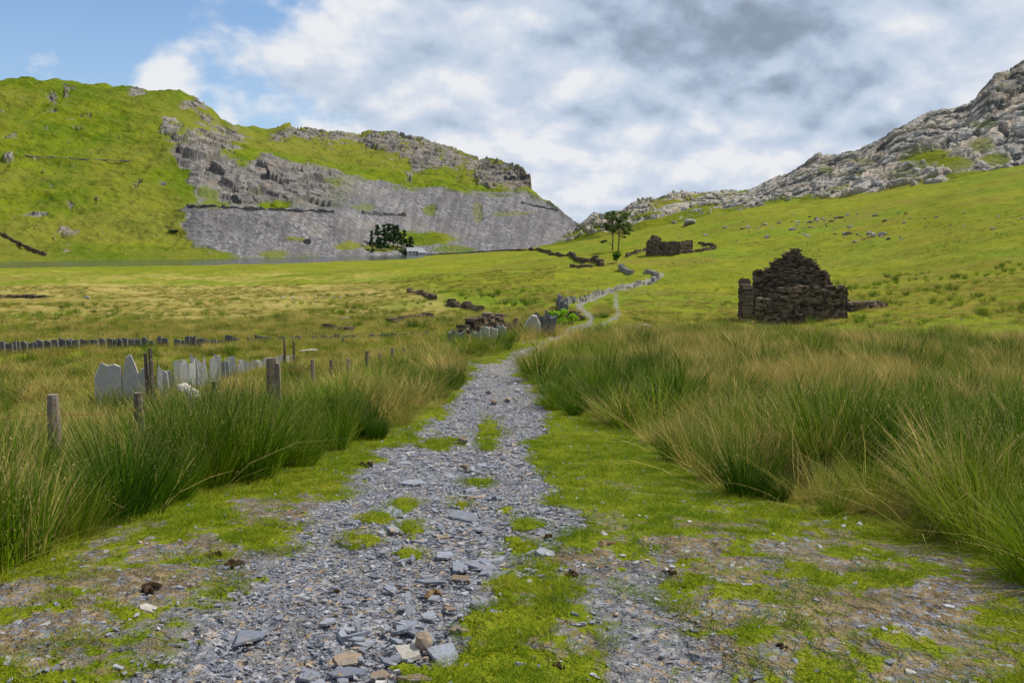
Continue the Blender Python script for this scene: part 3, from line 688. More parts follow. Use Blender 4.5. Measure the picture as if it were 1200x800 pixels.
cover('field_grass', 'tufted tan and green grass covering the open valley field', fp, LT, 'grass')
# turf beside the track
def turf_ok(x, y, z, u, v, r):
    mk, _, _ = masks(x, y, z)
    n = fbm(x, y, .4, 3, 12)*.5+fbm(x, y, .12, 2, 13)*.3
    return (mk['path']+n < .32) & (mk['bare']*1.1+n*1.3 < .42) & (rng.random(len(x)) > .1)
tp = []
for (r0, r1, de, s0, s1) in ((2.4, 6, 150, .6, 1.05), (6, 12, 75, .8, 1.3), (12, 34, 14, 1.3, 2.2)):
    q = place(None, r0, r1, de, turf_ok, azr=(-.6, .6))
    tp.append(pack(q, .1, s0, s1, (0, 4), sink=.004))
# sparse turf in the worn places
q = place(None, 2.4, 10, 26, lambda x, y, z, u, v, r: (masks(x, y, z)[0]['path'] < .5) & (fbm(x, y, .5, 3, 14) > .0))
tp.append(pack(q, .1, .35, .75, (0, 4), sink=.004))
cover('turf', 'short bright green turf beside and between the stony wheel tracks', tp, LL, 'grass')
# slate chips
def chip(name, n, th, mat):
    a = np.sort(rng.random(n)*2*PI); rr = rng.uniform(.55, 1, n); e = rng.uniform(.35, .8)
    top = [(math.cos(t)*q, math.sin(t)*q*e, th*rng.uniform(.7, 1.1)) for t, q in zip(a, rr)]
    bot = [(x*1.08, y*1.08, -th) for x, y, _ in top]
    f = [tuple(range(n)), tuple(reversed(range(n, 2*n)))]+[((i+1) % n, i, n+i, n+(i+1) % n) for i in range(n)]
    return mesh_obj(name, top+bot, f, mat, None, {'tone': [rng.random()]*(2*n)}, link=False)
m, nt, b = new_mat('slate_chip'); k = N(nt); oi = k.n('ShaderNodeObjectInfo').outputs['Random']
col = k.ramp(oi, [(0, (.10, .11, .14)), (.35, (.17, .185, .23)), (.68, (.24, .255, .30)), (.84, (.36, .37, .40)), (.93, (.24, .20, .16)), (1, (.34, .27, .20))])
col = k.mix(k.math('MULTIPLY', k.step(k.noise(9, 4, .6), .5, .7), .4), col, (.22, .19, .15)); k.l(col, b.inputs['Base Color']); b.inputs['Roughness'].default_value = .55
b.inputs['Specular IOR Level'].default_value = .4
k.bump(k.noise(14, 4, .7), .4, .05, b); chip_m = m
LC = lib('chip_kinds')
for i in range(9): LC.objects.link(chip('chip_kind', int(rng.integers(5, 8)), [.08, .12, .2][i % 3], chip_m))
def path_ok(th):
    def f(x, y, z, u, v, r):
        mk, _, _ = masks(x, y, z); return (mk['path']+fbm(x, y, .3, 3, 15)*.4 > th)
    return f
cpz = []
q = place(None, 2.4, 9, 420, path_ok(.28), azr=(-.6, .5)); n = len(q[0]); s = .005+.022*rng.random(n)**3
cpz.append((np.stack([q[0], q[1], q[2]+s*.1-.006], -1), np.stack([rng.normal(0, .14, n), rng.normal(0, .14, n), rng.uniform(0, 6.28, n)], -1), np.stack([s, s, s*.8], -1), rng.integers(0, 9, n)))
for (r0, r1, de, s0, s1) in ((2.4, 5, 1500, .007, .024), (5, 9, 700, .011, .034), (9, 16, 260, .018, .05), (16, 34, 60, .03, .085)):
    q = place(None, r0, r1, de, path_ok(.5), azr=(-.55, .4)); n = len(q[0]); s = s0+(s1-s0)*rng.random(n)**3.0
    rt = np.stack([rng.normal(0, .16, n), rng.normal(0, .16, n), rng.uniform(0, 6.28, n)], -1)
    cpz.append((np.stack([q[0], q[1], q[2]-.028+s*.12], -1), rt, np.stack([s, s, s], -1), rng.integers(0, 9, n)))
q = place(None, 2.4, 12, 30, lambda x, y, z, u, v, r: (in_poly(u, v, [(330, 800), (420, 700), (440, 600), (470, 520), (560, 470), (600, 470), (640, 560), (650, 640), (570, 690), (540, 760), (520, 900), (330, 900)]) > 0)); n = len(q[0]); s = .03+.06*rng.random(n)**2.5
rt = np.stack([rng.normal(0, .14, n), rng.normal(0, .14, n), rng.uniform(0, 6.28, n)], -1)
cpz.append((np.stack([q[0], q[1], q[2]-.024+s*.1], -1), rt, np.stack([s, s, s*.75], -1), rng.integers(0, 9, n)))
q = place(None, 2.4, 14, 70, lambda x, y, z, u, v, r: (u < 1150) & (rng.random(len(x)) > .2) & (in_poly(u, v, RUSH_L) < 0) & (in_poly(u, v, RUSH_R) < 0)); n = len(q[0]); s = .006+.028*rng.random(n)**3
cpz.append((np.stack([q[0], q[1], q[2]+s*.1], -1), np.stack([rng.normal(0, .2, n), rng.normal(0, .2, n), rng.uniform(0, 6.28, n)], -1), np.stack([s, s, s], -1), rng.integers(0, 9, n)))
cover('slate_gravel', 'loose blue grey slate chips covering the track', cpz, LC, 'gravel')
print('cover', time.time()-T0)

# ------------------------------------------------------------------ stone things
wall_m = stone_mat('wall_stone', (.035, .028, .023), (.22, .165, .115), (.10, .095, .085), 3, .9)
pale_m = stone_mat('pale_slate', (.25, .255, .265), (.44, .44, .44), (.36, .37, .26), 5, .75)
dark_m = stone_mat('dark_slate', (.10, .10, .115), (.19, .19, .21), (.16, .17, .12), 5, .7)
bould_m = stone_mat('boulder_stone', (.21, .20, .19), (.36, .35, .34), (.13, .135, .10), 1.5, .9)
slab_m = stone_mat('track_slate', (.14, .155, .20), (.24, .26, .31), (.20, .19, .185), 9, .5, .35)
rust_m = stone_mat('rusty_slate', (.20, .15, .11), (.29, .23, .17), (.19, .19, .20), 12, .7)
white_m = stone_mat('pale_stone', (.36, .34, .31), (.52, .49, .44), (.30, .28, .23), 9, .8)
dung_m = stone_mat('dung', (.045, .030, .018), (.09, .06, .035), (.06, .045, .03), 25, .95, .8)
tdung_m = stone_mat('dry_dung', (.22, .15, .08), (.32, .23, .13), (.10, .07, .04), 25, .95, .8)
wood_m = stone_mat('weathered_wood', (.10, .075, .055), (.23, .185, .14), (.28, .26, .23), 20, .9)
wire_m = stone_mat('rusty_wire', (.16, .07, .03), (.22, .10, .04), (.12, .06, .03), 20, .8)
bark_m = stone_mat('bark', (.10, .07, .05), (.17, .12, .09), (.12, .11, .10), 3, .95)

def stonework(mb, A, B, hfn, th=.55, ch=(.06, .16), ln=(.13, .42), hole=None, base=None, jit=.16):
    """courses of irregular stones from A to B (ground points), height hfn(t)"""
    A, B = Vector(A), Vector(B); L = (B-A).xy.length; ang = math.atan2(B.y-A.y, B.x-A.x); d = Vector((math.cos(ang), math.sin(ang), 0)); nrm = Vector((-d.y, d.x, 0))
    z = -.3; top = max(hfn(i/20) for i in range(21))
    while z < top:
        h = random.uniform(*ch); s = -random.random()*.3
        while s < L:
            l = random.uniform(*ln); m = s+l/2; t = min(max(m/L, 0), 1)
            if z+h*.6 < hfn(t)+random.gauss(0, .07) and s+l > .02 and not (hole and hole[0] < m < hole[1] and hole[2] < z+h/2 < hole[3]):
                s0 = max(s, 0); l2 = min(s+l, L)-s0
                if l2 > .05:
                    g = A.z+(B.z-A.z)*t
                    c = Vector((A.x, A.y, 0))+d*(s0+l2/2)+nrm*random.gauss(0, .035)+Vector((0, 0, g+z+h/2))
                    mb.stone(c, (l2*1.10, th*random.uniform(.92, 1.12), h*1.22), ang+random.gauss(0, .02), jit, (random.gauss(0, .02), random.gauss(0, .03)))
            s += l
        z += h*.97
    return mb
def wall_run(name, label, cat, pix, hgt, th=.5, mat=None, hill=None, group=None, ch=(.12, .22), ln=(.3, .8), rough=.35, pts=None):
    pts = pts or [(on_hill(u, v, hill) if hill is not None else G(u, v)) for u, v in pix]
    mb = MB()
    for a, b in zip(pts[:-1], pts[1:]):
        n = max(1, int((b-a).length/8)); ph = random.random()*10
        for i in range(n):
            p, q = a.lerp(b, i/n), a.lerp(b, (i+1)/n)
            if hill is None: p.z, q.z = gz(p.x, p.y), gz(q.x, q.y)
            stonework(mb, p, q, lambda t, i=i: hgt*(1+rough*math.sin(ph+(i+t)*5.3)*math.sin(2.1*(i+t)+ph)), th, ch, ln)
    o = mb.build(name, mat or wall_m, None, pts[0]); tag(o, label, cat, group); return o

# --- nearer ruined cottage
A, B, D, E = (Vector((x, y, gz(x, y)-.05)) for x, y in ((14.15, 51.0), (19.35, 51.7), (14.75, 56.5), (20.4, 57.2)))
ruin = empty('ruined_cottage', (A+E)/2, label='roofless stone cottage ruin with a jagged gable standing in the pasture right of the track', cat='ruin')
def rpart(name, a, b, fn, th=.6, hole=None, **kw):
    mb = MB(); stonework(mb, a, b, fn, th, hole=hole, **kw); o = mb.build(name, wall_m, ruin, (A+E)/2); return o
lerpf = lambda pts: (lambda t: float(np.interp(t, *zip(*pts))))
def absf(a, b, pts):                          # profile given as (t, absolute z)
    return lambda t: float(np.interp(t, *zip(*pts)))-(a.z+(b.z-a.z)*t)
zr = lambda v, r: float(z_at(900, v, r))
rpart('front_wall', A, B, absf(A, B, [(0, zr(350, 53)), (.2, zr(350, 53)), (.24, zr(342, 53)), (.45, zr(340, 53.3)), (.5, zr(335, 53.4)), (.6, zr(333, 53.6)), (.75, zr(337, 54)), (.82, zr(333, 54.5)), (1, zr(335, 55))]))
Dg = D.lerp(E, .12)
rpart('gable_wall', Dg, E, absf(Dg, E, [(0, zr(318, 59)), (.12, zr(316, 59)), (.22, zr(312, 59)), (.26, zr(307, 59)), (.36, zr(302, 59.5)), (.44, zr(295, 59.5)), (.5, zr(290, 59.5)), (.56, zr(291, 60)), (.64, zr(299, 60)), (.78, zr(304, 60)), (.86, zr(312, 60)), (.97, zr(318, 61)), (1, zr(326, 61))]), .6, ch=(.05, .15), ln=(.12, .36))
m1 = A.lerp(D, .64)
rpart('side_wall', m1, D, absf(m1, D, [(0, zr(338, 56)), (.5, zr(334, 57)), (1, zr(328, 58))]))
rpart('side_wall', B, E, absf(B, E, [(0, zr(336, 55)), (.4, zr(345, 57)), (1, zr(330, 60))]))
wall_run('rubble_wall', 'low tumbled stone wall running right from the roofless gabled cottage ruin', 'wall', [(990, 366), (1012, 364), (1034, 361)], .55, .9, ch=(.14, .3))
for (u, v, s, lb) in ((905, 383, .35, 'fallen flat stone in the grass below the front wall of the nearer ruin'), (879, 381, .4, 'dark tumbled block beside the left corner of the nearer ruin'), (868, 372, .45, 'mossy fallen block left of the doorway gap of the nearer ruin')):
    p = G(u, v); mb = MB(); mb.rock(p+Vector((0, 0, .1)), (s, s*.7, s*.55)); mb.rock(p+Vector((s*.9, .2, .05)), (s*.5, s*.5, s*.4)); tag(mb.build('fallen_stone', wall_m, None, p), lb, 'stone', 'stones fallen from the nearer ruin')

# --- farther ruined cottage
f0, f1 = G(758, 299.5), G(795, 298.5); f1 = f0.lerp(f1, 1); dv = (f1-f0); dv.z = 0; back = Vector((-dv.y, dv.x, 0)).normalized()*4.5+Vector((.8, 0, 0))
ruin2 = empty('ruined_barn', (f0+f1)/2, label='small distant roofless stone building with one window, beside the two tall pines', cat='ruin')
L2 = dv.length
def r2(name, a, b, fn, hole=None): mb = MB(); stonework(mb, a, b, fn, .6, (.12, .2), (.3, .7), hole, jit=.08); return mb.build(name, wall_m, ruin2, (f0+f1)/2)
b0, b1 = f0+back, f1+back; b0.z, b1.z = gz(b0.x, b0.y), gz(b1.x, b1.y)
r2('front_wall', f0, f1, lambda t: 2.9+.05*math.sin(t*17), hole=(L2*.46, L2*.56, .9, 1.9))
r2('gable_wall', f0, b0, lambda t: 3.0+1.3*(1-abs(t-.5)*2))
r2('back_wall', b0, b1, lambda t: 1.0+.2*math.sin(t*9))
r2('end_wall', f1, b1, lambda t: 2.7)
wall_run('enclosure_wall', 'low stone enclosure wall corner right of the distant roofless building', 'wall', [(803, 297), (824, 294.5), (838, 291.5), (824, 286), (819, 285.5)], .6, .6)
wall_run('stone_wall', 'short low dry stone wall between the small bushy tree and distant roofless building', 'wall', [(734, 302), (745, 298), (757, 295)], .8, .6)
wall_run('stone_wall', 'long dark field wall curving across the far green pasture beyond the lake end', 'wall', [(460, 297.5), (520, 298), (560, 296), (595, 292.5), (640, 296), (672, 301), (698, 306), (706, 312)], 1.0, .8, ch=(.2, .32), ln=(.5, 1.2), rough=.12)
wall_run('stone_wall', 'short dark straight wall just below the long curving far field wall', 'wall', [(669, 314), (694, 313.5)], .6, .6, ch=(.2, .35), ln=(.5, 1.2))
wall_run('stone_wall', 'dark ruined wall crossing mid valley field, upper left stretch of the diagonal line', 'wall', [(479, 343), (493, 346), (509, 351.5)], .34, .6, rough=.6, ch=(.07, .15), ln=(.15, .45), group='broken wall stretches in the valley field')
wall_run('stone_wall', 'dark ruined wall crossing mid valley field, lower right stretch of the diagonal line', 'wall', [(527, 356), (545, 360.5), (563, 365)], .3, .6, rough=.6, ch=(.07, .15), ln=(.15, .45), group='broken wall stretches in the valley field')
wall_run('stone_wall', 'short curved row of dark stones in tan grass below the diagonal ruined wall', 'wall', [(457, 382), (470, 377.5), (484, 374), (507, 371.5)], .24, .5, rough=.6, ch=(.06, .12), ln=(.12, .35), group='broken wall stretches in the valley field')
wall_run('stone_wall', 'low grey stone wall in the tan field at the far left edge', 'wall', [(-30, 349), (10, 349), (56, 348.5)], .34, .6, rough=.6, ch=(.07, .15), ln=(.15, .45), group='broken wall stretches in the valley field')
wall_run('stone_wall', 'tiny low line of dark stones on a bright green patch in the middle field', 'wall', [(381, 388), (412, 388.5)], .2, .4, rough=.6, ch=(.06, .12), ln=(.12, .3), group='broken wall stretches in the valley field')
wall_run('hillside_wall', 'dark dry stone wall running down the foot of the big green hill at left', 'wall', [(-10, 268), (18, 282), (40, 293), (54, 298)], 1.6, 1., hill=0, ch=(.4, .7), ln=(.8, 2))
dkw = stone_mat('terrace_stone', (.07, .07, .08), (.16, .16, .18), (.12, .12, .12), .6)
wall_run('terrace_wall', 'dark retaining wall along the top edge of the long grey quarry tip', 'wall', [(219, 241), (262, 242.5), (300, 244.5), (345, 247), (392, 247.5)], 1.7, 1.2, mat=dkw, hill=0, ch=(.4, .7), ln=(.8, 2.2), rough=.5)
wall_run('terrace_wall', 'short dark retaining wall on the quarry slope above the conifer plantation', 'wall', [(425, 249), (450, 250.5), (476, 251.5)], 1.8, 1.5, mat=dkw, hill=0, ch=(.5, .9), ln=(1., 3), rough=.6)

wall_run('terrace_wall', 'short dark terrace edge high on the right shoulder of the grey quarry tip', 'wall', [(612, 237), (632, 241), (654, 245)], 1.3, 1.2, mat=dkw, hill=0, ch=(.4, .7), ln=(.8, 2.), rough=.6)
wall_run('hillside_wall', 'faint pale wall line running level across the big green hill', 'wall', [(28, 182), (80, 184), (118, 186), (152, 187)], .45, .8, mat=bould_m, hill=0, ch=(.3, .5), ln=(.8, 2.), rough=.9)
# --- wall chunk left of the bend
wa, wb = P(541, 392, 31), P(590, 391, 33); wa.z, wb.z = gz(wa.x, wa.y), gz(wb.x, wb.y)
ch_ = empty('broken_wall', wa, label='dark broken dry stone wall with pale slabs along its foot, left of the track bend', cat='wall')
mb = MB(); stonework(mb, wa, wb, lambda t: float(np.interp(t, [0, .15, .4, .6, .72, .9, 1], [.65, .85, 1.0, .95, .85, .9, .5])), .5, (.05, .12), (.12, .32), jit=.2); mb.build('stonework', wall_m, ch_, wa)
for i in range(4):
    p = wa.lerp(wb, .28+i*.2)+Vector((.05, -.38, 0)); mb = MB(); mb.slab(p, .42, .62, .06, .05, lean=.12); mb.build('pale_slab', pale_m, ch_, wa)
for i in range(2):
    p = P(531+i*8, 393, 30.5); p.z = gz(p.x, p.y); mb = MB(); mb.slab(p, .38, .75-.1*i, .1, .3, lean=.1); mb.build('corner_slab', dark_m, ch_, wa)
def stones_at(name, label, lst, r, mat, cat='stone', group=None):
    mb = MB(); o0 = None
    for u, v, s, hh in lst:
        p = P(u, v, r); p.z = gz(p.x, p.y); o0 = o0 or p; mb.rock(p+Vector((0, 0, hh*.35)), (s, s*.7, hh), tone=random.random())
    return tag(mb.build(name, mat, None, o0), label, cat, group)
stones_at('stone_heap', 'small dark heap of stones between the broken wall and pale leaning slab', [(598, 388, .25, .45), (604, 388, .25, .55), (610, 389, .22, .4), (606, 390, .3, .3)], 33, wall_m, 'stone heap')
p = P(623, 388, 33); p.z = gz(p.x, p.y); mb = MB(); mb.slab(p, .62, .85, .12, .1, top=[.45, .8, 1., .95, .55], lean=.25, tone=.9)
tag(mb.build('leaning_slab', pale_m, None, p), 'pale grey rounded slab propped upright beside a dark jagged rock near the bend', 'slab')
p = P(638, 388, 33.5); p.z = gz(p.x, p.y); mb = MB()
for i in range(5): mb.slab(p+Vector((-.22+i*.11, i*.03, 0)), .28, random.uniform(.75, 1.0), .10, .5, tilt=-.12+.07*i, lean=random.gauss(0, .08), tone=.2+.1*i)
tag(mb.build('jagged_rock', dark_m, None, p), 'dark jagged cluster of slates standing right of the pale propped slab', 'rock')

fence_m = stone_mat('fence_slate', (.13, .13, .13), (.30, .295, .27), (.20, .20, .13), 4, .85)
# --- slate fence by the track's far stretch
def slate_row(root, pts, hfn, wr=(.22, .4), mat=None, gap=0., th=.05, tiltk=.06, pitch=.85, loc=None):
    for a, b in zip(pts[:-1], pts[1:]):
        L = (b-a).xy.length; s = 0; ang = math.atan2(b.y-a.y, b.x-a.x)
        while s < L:
            w_ = random.uniform(*wr)
            if random.random() > gap:
                p = a.lerp(b, s/L); p.z = gz(p.x, p.y)-.03; h = hfn()
                mb = MB(); mb.slab(p, w_, h, th*random.uniform(.7, 1.4), ang+random.gauss(0, .12), tilt=random.gauss(0, tiltk), lean=random.gauss(0, tiltk), n=random.choice((3, 4, 5)))
                mb.build('slate_slab', mat, root, loc)
            s += w_*pitch
pw = [G(664, 375), G(659, 368), G(654, 360)]
t_ = empty('slate_wall', pw[0], label='dark leaning end of the slate wall just behind the bright green bush', cat='wall')
slate_row(t_, pw, lambda: random.uniform(.85, 1.15), (.3, .5), dark_m, loc=pw[0], th=.1)
pw = [G(655, 359), G(673, 355), G(700, 347), G(722, 341), G(745, 336.5), G(764, 331)]
t_ = empty('slate_fence', pw[0], label='long pale upright slate fence following the track towards the two pines', cat='fence')
slate_row(t_, pw, lambda: random.uniform(.4, .8), (.5, 1.1), fence_m, loc=pw[0], th=.09, pitch=.95)
pw = [G(765, 331), G(771, 327), G(768, 322), G(757, 319)]
wall_run('stone_wall', 'pale tumbled wall curling back at the far end of the track slate fence', 'wall', None, .5, .6, mat=bould_m, pts=pw)
wall_run('stone_wall', 'short pale stump of wall between the far slate fence and pines', 'wall', [(727, 316), (737, 321), (741, 322)], .8, .8, mat=bould_m)
wall_run('rubble_wall', 'low pile of pale rubble on the right edge of the grassy side track', 'stone heap', [(733, 391), (741, 389), (752, 387), (756, 384)], .16, .5, mat=bould_m, ch=(.08, .16), ln=(.2, .5))
wall_run('rubble_wall', 'low broken stones beside the small bright bush where the far track begins', 'stone heap', [(668, 377), (676, 375.5), (686, 375)], .4, .5, mat=wall_m, ch=(.08, .16), ln=(.2, .5))

# --- left field: row of dark slates (its parts: single slabs)
dk = empty('dark_slate_row', P(250, 400, 38), label='long broken row of short dark upright slates crossing the left field', cat='fence')
segs = [(0, 12), (13, 17), (20, 44), (46, 92), (99, 143), (146, 165), (169, 194), (207, 234), (236, 276), (293, 318), (330, 336), (343, 350), (368, 374), (380, 420), (437, 450), (452, 470), (472, 486), (490, 500)]
for (a, b) in segs:
    u = a
    while u < b and u < 505:
        w_ = random.uniform(.18, .38); r = 37+2.5*(u/500); p = P(u, 400, r); p.z = gz(p.x, p.y)+.0; top = float(z_at(u, 395.5+random.uniform(-2, 2.2)-(4 if random.random() < .08 else 0), r))
        mb = MB(); mb.slab(p, w_*1.0, min(max(top-p.z, .28), .5), .07, random.gauss(0, .1), tilt=random.gauss(0, .09), n=3, tone=random.random()*.5)
        mb.build('slate_slab', dark_m, dk, P(250, 400, 38)); u += w_/r*F*random.uniform(.95, 1.25)
# --- left field: pale slate fence
ps = empty('pale_slate_fence', P(200, 450, 22), label='row of thin pale upright slates standing behind the wire fence at left', cat='fence')
u = 187
tops = lambda u: float(np.interp(u, [185, 195, 204, 215, 218, 228, 236, 245, 256, 262, 275, 290, 300, 315, 325, 333, 345], [424, 424, 419, 408, 419, 413, 414, 412, 409, 417, 419, 421, 423, 425, 424, 420, 425]))
while u < 346:
    f_ = (u-187)/159; r = 25+5.5*f_; w_ = random.uniform(.13, .24); p = P(u, 440, r); p.z = gz(p.x, p.y)-.05; h = float(z_at(u, tops(u)+random.uniform(-2, 5), r))-p.z
    mb = MB(); mb.slab(p, w_, max(h, .4), .05, .55+random.gauss(0, .15), tilt=random.gauss(0, .06), lean=random.gauss(0, .04), n=random.choice((3, 3, 4)))
    mb.build('slate_slab', pale_m, ps, P(200, 450, 22)); u += w_*.85/r*F*random.uniform(.85, 1.25)*.86
for (u, vt, w_, prof, lb) in ((126, 424, .60, [.72, 1., .93, .96, .9], 'broad pale slate slab, leftmost of the upright slates behind the wire fence'), (153, 414.5, .42, [.55, .95, 1., .8, .55], 'pointed pale slate slab with yellow lichen beside the broad leftmost slab'), (168, 420, .32, [.55, .8, .85, 1.], 'ragged pale slate slab touching the left side of the split wooden post')):
    r = 24.; p = P(u, 450, r); p.z = gz(p.x, p.y)-.05; h = float(z_at(u, vt, r))-p.z; mb = MB(); mb.slab(p, w_, h, .07, .35, top=prof, tilt=.03, lean=.05, tone=.85)
    tag(mb.build('upright_slab', pale_m, None, p), lb, 'slab', 'large upright slates in the left field')
p = P(222, 450, 19.5); p.z = gz(p.x, p.y)
mb = MB(); hz = float(z_at(213, 447, 19.5))-p.z
for i in range(4): mb.rock(p+Vector((-.16+i*.09, .03*i, hz-.14-.06*i)), (.15, .12, .13+.0*i), tone=.9)
mb.rock(p+Vector((0, 0, hz*.4)), (.22, .16, hz*.5), tone=.5)
tag(mb.build('propped_rock', white_m, None, p), 'pale lichen covered rock lying in rushes right of the second fence post', 'rock')
mb = MB(); p = G(362, 414); mb.rock(p+Vector((0, 0, .1)), (.4, .14, .07), tone=.5); tag(mb.build('flat_rock', white_m, None, p), 'flat pale stone in green grass before the dark slate row', 'rock')

# --- fences
POSTS = [(62, 462, 9.0, .115), (162, 460, 10.2, .105), (252, 446, 12.2, .10), (318, 419.5, 15.2, .19), (366, 421, 20, .105), (388, 422, 21.5, .10), (408, 420, 23, .105), (430, 411, 24.5, .12), (445, 414, 26, .10), (460, 407, 27.5, .12), (473, 408, 29, .10), (481, 409, 30.5, .10), (488, 407, 32, .10), (503, 405, 34, .10), (511, 403, 35.5, .10), (518, 403, 37, .1)]
fence = empty('wire_fence', P(62, 500, 9), label='rusty wire fence on weathered round posts half buried in the left rushes', cat='fence')
org = P(62, 500, 9); tp_ = []
for i, (u, v, r, d) in enumerate(POSTS):
    t = P(u, v, r); g = gz(t.x, t.y); rx, ry = random.gauss(0, .02), random.gauss(0, .02); hgt = t.z-g
    mb = MB(); n_ = 10; pts = [Vector((t.x+rx*(t.z-z)*1., t.y+ry*(t.z-z), z)) for z in np.linspace(g-.3, t.z, 6)]
    mb.tube(pts, [d/2*random.uniform(.93, 1.05) for _ in pts[:-1]]+[d/2*.85], 9 if d < .15 else 5, tone=random.random())
    if i == 3: mb.stone(t+Vector((.10, .02, -.55)), (.07, .12, 1.0), .1, .05, tone=.9)
    mb.build('fence_post', wood_m, fence, org); tp_.append((t, hgt))
for off, sag in ((.18, .03), (.45, .05)):
    mb = MB(); L_ = [P(-120, 492, 8.2)+Vector((0, 0, .18-off))]+[t-Vector((0, 0, off)) for t, _ in tp_]
    for a, b in zip(L_[:-1], L_[1:]):
        pts = [a.lerp(b, i/6)-Vector((0, 0, sag*math.sin(PI*i/6))) for i in range(7)]; mb.tube(pts, .0032, 4, tone=.5)
    mb.build('wire', wire_m, fence, org)
for (u, v, r, d, lb) in ((176, 408, 23.5, .13, 'dark split wooden post standing among the pale upright slates'), (333, 396, 30, .09, 'short dark stake in green grass among the dark slate row, left of its twin'), (344, 399, 30, .09, 'short dark stake in green grass, right hand one of the pair'), (402, 395, 36, .11, 'brown stump post at the middle gap of the dark slate row')):
    t = P(u, v, r); g = gz(t.x, t.y); mb = MB(); mb.tube([(t.x+.02, t.y, g-.3), (t.x, t.y, (g+t.z)/2), t], [d/2, d/2, d*.35], 6, tone=.1)
    if r < 25: mb.tube([(t.x-.11, t.y+.02, g-.3), (t.x-.13, t.y, t.z-.12)], [.06, .04], 5, tone=.0)
    tag(mb.build('wooden_post', wood_m, None, Vector((t.x, t.y, g))), lb, 'post')

# --- boulders and stones
def boulder(name, p, size, mat, label, group=None, cat='boulder', sink=.25, tone=None):
    mb = MB(); mb.rock(p+Vector((0, 0, size[2]*(.5-sink))), size, tone=tone)
    return tag(mb.build(name, mat, None, p), label, cat, group)
def any_pt(u, v):
    g = G(u, v, 430)
    if math.hypot(g.x, g.y) < 425 and not (u > 640 and v < 250): 
        return g
    return on_hill(u, v, 1) if u > 640 else on_hill(u, v, 0)
BIG = [(985, 247, 11, 'wide low dark boulder pile on the right slope, above the smaller stones'), (1006, 246, 9, 'dark boulder touching the right end of the wide pile on the slope'), (1033, 239, 9, 'dark boulder right of the wide pile and higher on the slope'), (1066, 237, 7, 'grey boulder midway along the right slope under the large crag face'), (1120, 233, 5, 'small dark upright boulder high on the right slope'), (1129, 221, 9, 'grey flat boulder just under the green break in the crag'), (1128, 249, 7, 'lone dark boulder at right, below the stone scatter'), (1178, 211, 12, 'dark rock heap near the right edge at the crag foot'), (850, 267, 7, 'dark brown boulder alone on the grass left of two grey boulders'), (877, 267, 9, 'left grey boulder of the pair on the grass'), (897, 264, 8, 'right grey boulder of the pair on the grass'), (913, 262, 6, 'smaller grey boulder right of the grey pair'), (808, 263, 20, 'long pale rock outcrop low on the ridge above the distant roofless building'), (790, 262, 9, 'pale knob at the left end of the long rock outcrop'), (1115, 366, 3.2, 'dark stone in the pasture right of the nearer ruin'), (1127, 375, 4, 'pale flat stone in the pasture right of the nearer ruin'), (1195, 377, 4, 'brown stone in the pasture at the right edge'), (697, 303, 4.5, 'white boulder by the far curving field wall'), (797, 279, 4, 'small dark stone pair above the distant roofless building')]
for u, v, wpx, lb in BIG:
    p = any_pt(u, v); s = wpx/F*math.hypot(p.x, p.y)/2; boulder('boulder', p, (s, s*.8, s*.55), white_m if 'white' in lb else bould_m, lb, 'boulders on the right hand slope')
for i in range(240):
    for _ in range(20):
        c = [(985, 250, 30, 5), (1030, 245, 50, 9), (1150, 245, 50, 12), (1015, 278, 26, 3), (960, 262, 18, 6), (1160, 220, 45, 8), (1080, 262, 90, 14), (900, 270, 60, 8)][random.randrange(8)]
        u, v = random.gauss(c[0], c[2]), random.gauss(c[1], c[3])
        if 790 < u < 1215 and v > float(np.interp(u, [800, 860, 930, 1067, 1200], [262, 247, 238, 222, 202])) and v < 300: break
    p = any_pt(u, v); s = (random.uniform(1.6, 4.6) if random.random() < .75 else random.uniform(4, 10))/F*math.hypot(p.x, p.y)/2
    boulder('boulder', p, (s, s*.8, s*random.uniform(.3, .65)), random.choice((bould_m, bould_m, wall_m)), 'one of the small grey stones strewn over the green slope below the crag', 'small stones strewn below the crag')
for i in range(55):
    u, v = random.uniform(0, 225), random.uniform(150, 290)
    p = on_hill(u, v, 0); s = random.uniform(.8, 2.2)/F*math.hypot(p.x, p.y)/2
    boulder('boulder', p, (s, s, s*.6), bould_m, 'one of the tiny pale rocks dotted over the big green hill at left', 'tiny rocks dotted over the left hill')
for u in (332, 343, 352, 370, 376, 381, 392, 399):
    p = G(u, 349.5+random.uniform(-.7, .7)); boulder('stone', p, (.24*random.uniform(.5, 1.2), .2, .22*random.uniform(.5, 1.2)), white_m, 'one of the small white stones in a line across the tan field', 'line of small white stones in the field', 'stone')
p = G(405, 376); boulder('stone', p, (.45, .3, .22), white_m, 'single pale stone lying in the tan field below the line of white stones', None, 'stone')
p = G(102, 350); boulder('stone', p, (.8, .5, .3), bould_m, 'grey stone heap in the tan field right of the far left wall', None, 'stone')

